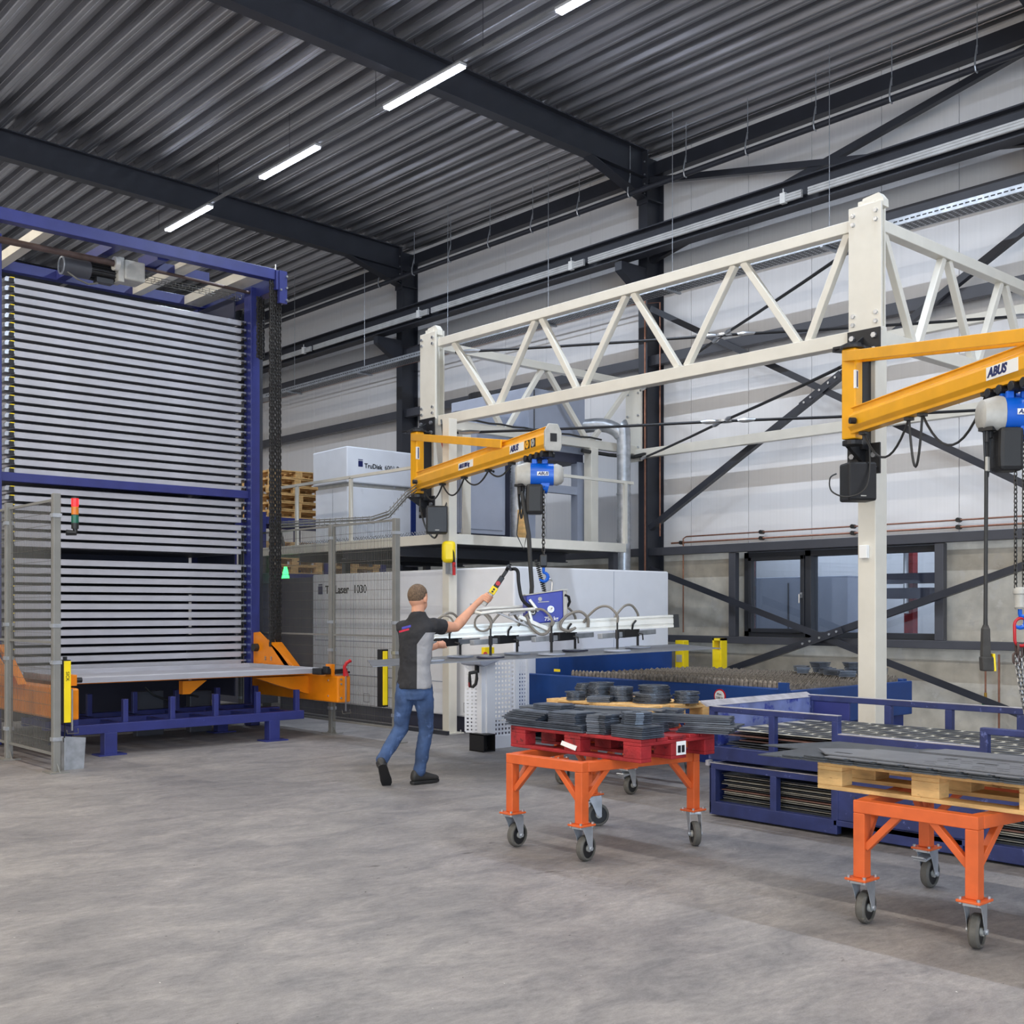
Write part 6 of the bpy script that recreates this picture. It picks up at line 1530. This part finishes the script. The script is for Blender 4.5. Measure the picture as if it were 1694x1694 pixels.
# ================================================================ THE WORKER
PR = thing('person', 'worker in black and grey T-shirt and blue jeans striding, arm stretched to the lifter grip', 'person', (6.10, 8.03, 0), math.radians(-42.07))
Rb = Vector((0.87, -0.5, 0)); Fb = Vector((0.5, 0.87, 0))
def finish_blob(g, name, m, par, vox, smooth=6, fac=0.6):
    o = g.done(name, m, par, local=True, smooth='all')
    r = o.modifiers.new('remesh', 'REMESH'); r.mode = 'VOXEL'; r.voxel_size = vox; r.use_smooth_shade = True
    s = o.modifiers.new('smooth', 'SMOOTH'); s.factor = fac; s.iterations = smooth
    return o
def limb(g, pts, rad, n=14):
    g.tube(pts, rad, n)
    g.sph(pts[0], rad[0], n, 8); g.sph(pts[-1], rad[-1], n, 8)
def ellring(c, hw, hd, n=20, R=Rb, F=Fb):
    c = Vector(c); return [c + R * (hw * math.cos(2 * PI * i / n)) + F * (hd * math.sin(2 * PI * i / n)) for i in range(n)]

# --- body: head, neck, arms and hands in one surface
g = G()
hc = Vector((0.02, 0.01, 1.655))
hr = Matrix((Rb, Fb, Vector((0, 0, 1)))).transposed()
g.sph(hc + Vector((0, 0, 0.010)), (0.081, 0.097, 0.108), 24, 16, hr)
g.sph(hc + Fb * 0.028 + Vector((0, 0, -0.055)), (0.064, 0.072, 0.068), 20, 12, hr)            # jaw and cheeks
g.sph(hc + Fb * 0.075 + Vector((0, 0, -0.088)), (0.026, 0.02, 0.02), 12, 8, hr)               # chin
g.poly([hc + Fb * 0.088 + Rb * 0.006 + Vector((0, 0, 0.012)), hc + Fb * 0.088 - Rb * 0.006 + Vector((0, 0, 0.012)), hc + Fb * 0.090 - Rb * 0.014 + Vector((0, 0, -0.03)), hc + Fb * 0.090 + Rb * 0.014 + Vector((0, 0, -0.03))], Fb * 0.022)   # nose
for s_ in (-1, 1):
    g.sph(hc + Rb * 0.084 * s_ + Fb * 0.0 + Vector((0, 0, -0.012)), (0.011, 0.020, 0.032), 12, 8, hr)      # ears
    g.sph(hc + Rb * 0.03 * s_ + Fb * 0.084 + Vector((0, 0, 0.022)), (0.02, 0.01, 0.008), 10, 6, hr)        # brows
    g.sph(hc + Rb * 0.014 * s_ + Fb * 0.09 + Vector((0, 0, -0.052)), (0.018, 0.008, 0.006), 10, 6, hr)     # lips
limb(g, [Vector((0.02, -0.01, 1.43)), Vector((0.02, -0.005, 1.52)), Vector((0.022, 0.0, 1.60))], [0.066, 0.058, 0.058])
g.loft([ellring((0.0, 0, 0.95), 0.13, 0.08), ellring((0.01, 0, 1.15), 0.12, 0.08), ellring((0.02, 0, 1.38), 0.13, 0.075), ellring((0.02, 0, 1.44), 0.07, 0.06)])
SH, EL, WR = Vector((0.16, -0.01, 1.405)), Vector((0.345, 0.20, 1.395)), Vector((0.515, 0.32, 1.592))
limb(g, [SH, SH.lerp(EL, 0.35), SH.lerp(EL, 0.75), EL, EL.lerp(WR, 0.25), EL.lerp(WR, 0.6), WR], [0.056, 0.053, 0.048, 0.046, 0.049, 0.040, 0.029])
GA = Vector((0.56, 0, 0.83)).normalized(); GC = Vector((0.632, 0.34, 1.655)); E1 = Vector((-0.83, 0, 0.56)); E2 = Vector((0, -1, 0))
palm = GC + E1 * 0.038 - GA * 0.005
g.loft([[palm + GA * a + E2 * b_ + E1 * c for a, b_, c in ((-0.042 * k, -0.030 * k, 0.0), (0.042 * k, -0.030 * k, 0.0), (0.042 * k, 0.030 * k, 0.0), (-0.042 * k, 0.030 * k, 0.0))] for k in (0,)]) if False else None
limb(g, [WR, WR.lerp(palm, 0.5), palm - GA * 0.01], [0.029, 0.031, 0.030])
g.sph(palm, (0.040, 0.028, 0.016), 14, 8, Matrix((GA, E2, E1)).transposed())
def fingers(g, C_, A, e1, e2, R, r0=0.0088, th=True):
    for i in range(4):
        rr = r0 * (1.0, 1.05, 1.0, 0.88)[i]; off = A * ((1.5 - i) * 0.0205)
        spread = (1.0, 1.05, 1.0, 0.85)[i]
        pts = []
        for k in range(7):
            a = math.radians(8 + (178 * spread) * k / 6)
            pts.append(C_ + off + e1 * (math.cos(a) * R) + e2 * (math.sin(a) * (R + 0.008)))
        g.tube([C_ + e1 * (R + 0.006) + off * 0.9 - e2 * 0.012] + pts, [rr * 1.2] + [rr * 1.1, rr * 1.1, rr, rr, rr * 0.95, rr * 0.9, rr * 0.8], 8); g.sph(pts[-1], rr * 0.8, 8, 6)
    if th:
        pts = [C_ + e1 * (R + 0.008) - e2 * 0.014 + A * 0.02, C_ + e1 * 0.02 - e2 * (R + 0.004) + A * 0.045, C_ - e1 * 0.006 - e2 * (R + 0.004) + A * 0.062, C_ - e1 * 0.022 - e2 * (R - 0.004) + A * 0.070]
        g.tube(pts, [0.014, 0.012, 0.011, 0.009], 8); g.sph(pts[-1], 0.009, 8, 6)
fingers(g, GC, GA, E1, E2, 0.032)
SL, ELL, WL = Vector((-0.11, 0.06, 1.40)), Vector((-0.06, 0.27, 1.18)), Vector((0.12, 0.40, 1.205))
limb(g, [SL, SL.lerp(ELL, 0.5), ELL, ELL.lerp(WL, 0.35), WL], [0.054, 0.05, 0.045, 0.044, 0.029])
HC = Vector((0.195, 0.43, 1.225)); HA = Vector((0.5, 0.3, 0.05)).normalized()
palmL = Vector((0.165, 0.42, 1.222))
limb(g, [WL, palmL], [0.029, 0.03])
HX = Vector((0, 0, 1)).cross(HA).normalized()
fingers(g, HC, Vector((HA.x, HA.y, 0)).normalized(), Vector((0, 0, 1)), -HX if HX.y > 0 else HX, 0.026)
body = finish_blob(g, 'body', 'skin', PR, 0.0052, 4, 0.5)

# --- hair cap, cropped short
g = G()
g.sph(hc + Vector((0, 0, 0.026)) - Fb * 0.006, (0.086, 0.100, 0.101), 24, 16, hr)
o = finish_blob(g, 'hair', 'hair', PR, 0.006, 3)
bmm = bmesh.new(); bmm.from_mesh(o.data)
for v in bmm.verts:
    p = v.co - hc; f = p.dot(Fb); s_ = abs(p.dot(Rb))
    zmin = -0.045 + max(0.0, f + 0.03) * 1.15                   # nape low, rising towards the forehead
    if 0.0 < f + 0.03 < 0.06 and s_ > 0.05: zmin += 0.02
    if p.z < zmin:
        k = 0.80; v.co = hc + Vector((p.x * k, p.y * k, zmin if p.z < zmin - 0.02 else p.z))
bmm.to_mesh(o.data); bmm.free()

# --- T-shirt
def shirt_mat():
    m = mat('black_grey_shirt', (38, 38, 42), 0.85, 0, 0.10, 9, 0.5, 26)
    nt = m.node_tree; n = nt.nodes; L = nt.links; b = n['Principled BSDF']
    src = b.inputs['Base Color'].links[0].from_socket
    tc = n.new('ShaderNodeTexCoord'); sx = n.new('ShaderNodeSeparateXYZ'); L.new(tc.outputs['Object'], sx.inputs[0])
    def mth(op, a, c):
        x = n.new('ShaderNodeMath'); x.operation = op
        for i, q in enumerate((a, c)):
            if isinstance(q, (int, float)): x.inputs[i].default_value = q
            else: L.new(q, x.inputs[i])
        return x.outputs[0]
    X, Y, Z = sx.outputs
    edge = mth('MULTIPLY', mth('MAXIMUM', mth('SUBTRACT', Z, 1.25), 0.0), 0.75)
    a = mth('GREATER_THAN', mth('SUBTRACT', X, edge), 0.022)
    c = mth('LESS_THAN', Z, 1.352)
    d = mth('LESS_THAN', mth('ADD', mth('MULTIPLY', X, 0.5), mth('MULTIPLY', Y, 0.87)), 0.055)
    f = mth('MULTIPLY', mth('MULTIPLY', a, c), d)
    mx = n.new('ShaderNodeMixRGB'); mx.inputs[2].default_value = rgb((150, 150, 154))
    L.new(f, mx.inputs[0]); L.new(src, mx.inputs[1])
    def band(x0, x1, z0, z1, colr, prev, sl=0.25):
        zz = mth('ADD', Z, mth('MULTIPLY', X, -sl))
        r = mth('MULTIPLY', mth('MULTIPLY', mth('GREATER_THAN', X, x0), mth('LESS_THAN', X, x1)), mth('MULTIPLY', mth('GREATER_THAN', zz, z0), mth('LESS_THAN', zz, z1)))
        r = mth('MULTIPLY', r, mth('LESS_THAN', Y, 0.02))
        k = n.new('ShaderNodeMixRGB'); k.inputs[2].default_value = rgb(colr); L.new(r, k.inputs[0]); L.new(prev, k.inputs[1]); return k.outputs[0]
    o_ = band(-0.15, -0.05, 1.385, 1.402, (196, 40, 70), mx.outputs[0])
    o_ = band(-0.12, -0.035, 1.408, 1.428, (70, 70, 170), o_)
    L.new(o_, b.inputs['Base Color'])
    return m
M['shirt'] = shirt_mat()
g = G()
g.loft([ellring((-0.018, 0, 0.858), 0.172, 0.126), ellring((-0.014, 0, 0.90), 0.170, 0.126), ellring((-0.008, 0, 1.05), 0.152, 0.110), ellring((-0.002, 0, 1.2), 0.158, 0.115),
        ellring((0.006, 0, 1.32), 0.170, 0.115), ellring((0.012, 0, 1.40), 0.168, 0.100), ellring((0.018, -0.004, 1.455), 0.128, 0.082), ellring((0.02, -0.006, 1.50), 0.080, 0.074), ellring((0.021, -0.005, 1.535), 0.066, 0.067)])
e = SH.lerp(EL, 0.42)
limb_pts = [Vector((0.10, -0.0, 1.40)), SH + Vector((0, 0, 0.0)), e]
g.tube(limb_pts, [0.072, 0.074, 0.073], 16); g.sph(limb_pts[0], 0.072, 16, 10)
e = SL.lerp(ELL, 0.5)
g.tube([Vector((-0.06, 0.03, 1.40)), SL, e], [0.072, 0.074, 0.07], 16); g.sph(Vector((-0.06, 0.03, 1.40)), 0.072, 16, 10)
sh = finish_blob(g, 't_shirt', 'shirt', PR, 0.0085, 4)
cl = bpy.data.textures.new('cloth_folds', 'CLOUDS'); cl.noise_scale = 0.11
dm = sh.modifiers.new('folds', 'DISPLACE'); dm.texture = cl; dm.strength = 0.030; dm.mid_level = 0.5; dm.texture_coords = 'LOCAL'

# --- jeans
g = G()
HR, KR, AR = Vector((0.065, 0.0, 0.86)), Vector((0.088, 0.07, 0.49)), Vector((0.03, 0.06, 0.115))
HL, KL, AL = Vector((-0.085, 0.0, 0.86)), Vector((-0.135, 0.05, 0.50)), Vector((-0.285, -0.06, 0.235))
g.loft([ellring((-0.010, 0, 0.93), 0.130, 0.09), ellring((-0.012, 0, 0.88), 0.138, 0.098), ellring((-0.012, -0.008, 0.82), 0.146, 0.110), ellring((-0.01, -0.004, 0.76), 0.125, 0.10)])
limb(g, [HR, HR.lerp(KR, 0.3), HR.lerp(KR, 0.7), KR, KR.lerp(AR, 0.35), KR.lerp(AR, 0.8), AR], [0.086, 0.088, 0.075, 0.068, 0.067, 0.058, 0.057])
limb(g, [HL, HL.lerp(KL, 0.3), HL.lerp(KL, 0.7), KL, KL.lerp(AL, 0.35), KL.lerp(AL, 0.8), AL], [0.086, 0.088, 0.075, 0.068, 0.067, 0.057, 0.055])
je = finish_blob(g, 'jeans', 'denim', PR, 0.0085, 4)
c2 = bpy.data.textures.new('denim_folds', 'CLOUDS'); c2.noise_scale = 0.10
dm = je.modifiers.new('folds', 'DISPLACE'); dm.texture = c2; dm.strength = 0.022; dm.mid_level = 0.5; dm.texture_coords = 'LOCAL'

# --- shoes: sole along +a direction
def shoe(ank, toe_dir, up, name='shoe'):
    d = Vector(toe_dir).normalized(); u = Vector(up); u = (u - d * u.dot(d)).normalized(); w = d.cross(u).normalized()
    base = Vector(ank) - u * 0.095 - d * 0.045
    def rg(a, hw, h0, h1, n=16):
        out = []
        for i in range(n):
            t_ = 2 * PI * i / n; out.append(base + d * a + w * (hw * math.cos(t_)) + u * ((h0 + h1) / 2 + (h1 - h0) / 2 * math.sin(t_)))
        return out
    g = G()
    g.loft([rg(-0.035, 0.022, 0.02, 0.07), rg(-0.02, 0.036, 0.0, 0.11), rg(0.03, 0.040, 0.0, 0.125), rg(0.07, 0.042, 0.0, 0.115), rg(0.12, 0.046, 0.0, 0.085), rg(0.18, 0.050, 0.0, 0.065), rg(0.225, 0.042, 0.002, 0.052), rg(0.25, 0.022, 0.008, 0.035)])
    g.tube([Vector(ank) - u * 0.03, Vector(ank) + u * 0.015], [0.048, 0.050], 14)
    s = finish_blob(g, name, 'shoe', PR, 0.0065, 3)
    g = G(); out = []
    for a, hw in ((-0.042, 0.012), (-0.03, 0.034), (0.03, 0.042), (0.09, 0.041), (0.16, 0.050), (0.21, 0.046), (0.25, 0.024), (0.257, 0.008)): out.append((a, hw))
    loop = [base + d * a + w * hw for a, hw in out] + [base + d * a - w * hw for a, hw in reversed(out)]
    G().poly([p - u * 0.012 for p in loop], u * 0.024).done('shoe_sole', 'black', s, local=True, bevel=0.004)
shoe(AR + Vector((-0.005, 0, 0.0)), (0.74, 0.60, 0), (0, 0, 1))
shoe(AL + Vector((-0.01, 0.0, -0.03)), (0.10, 0.62, -0.75), (-0.3, 0.8, 0.65))

# --- the control grip in his hand
inv = world_mat(PR)
def W(p): return inv @ Vector(p)
CG = thing('control_grip', 'yellow and black lifter control grip with red knob in the worker\'s right hand', 'remote control', W(GC))
def seg(a0, a1, hw, hd, m, name, par=CG, bev=0.006):
    R_ = E2; S_ = GA.cross(E2).normalized()
    pts = lambda a, k=1.0: [W(GC + GA * a + S_ * (x_ * hw * k) + R_ * (y_ * hd * k)) for x_, y_ in ((-1, -1), (1, -1), (1, 1), (-1, 1))]
    return G().loft([pts(a0), pts(a1)]).done(name, m, par, bevel=bev)
seg(-0.075, 0.055, 0.022, 0.020, 'hoist_grey', 'grip_handle')
seg(-0.07, 0.055, 0.026, 0.010, 'black', 'grip_trim')
seg(0.055, 0.125, 0.030, 0.024, 'yellow', 'button_box')
seg(0.125, 0.24, 0.024, 0.022, 'blackmetal', 'switch_body')
seg(0.24, 0.315, 0.016, 0.016, 'black', 'cable_gland')
S_ = GA.cross(E2).normalized()
for a, m in ((0.075, 'black'), (0.10, 'black')): G().cyl(W(GC + GA * a + E2 * 0.022), W(GC + GA * a + E2 * 0.034), 0.010, 10).done('push_button', m, CG)
G().cyl(W(GC + GA * 0.165 + E2 * 0.02), W(GC + GA * 0.165 + E2 * 0.042), 0.021, 14).done('red_knob', 'red', CG, smooth=True, label='red round knob')
bpy.context.view_layer.update()
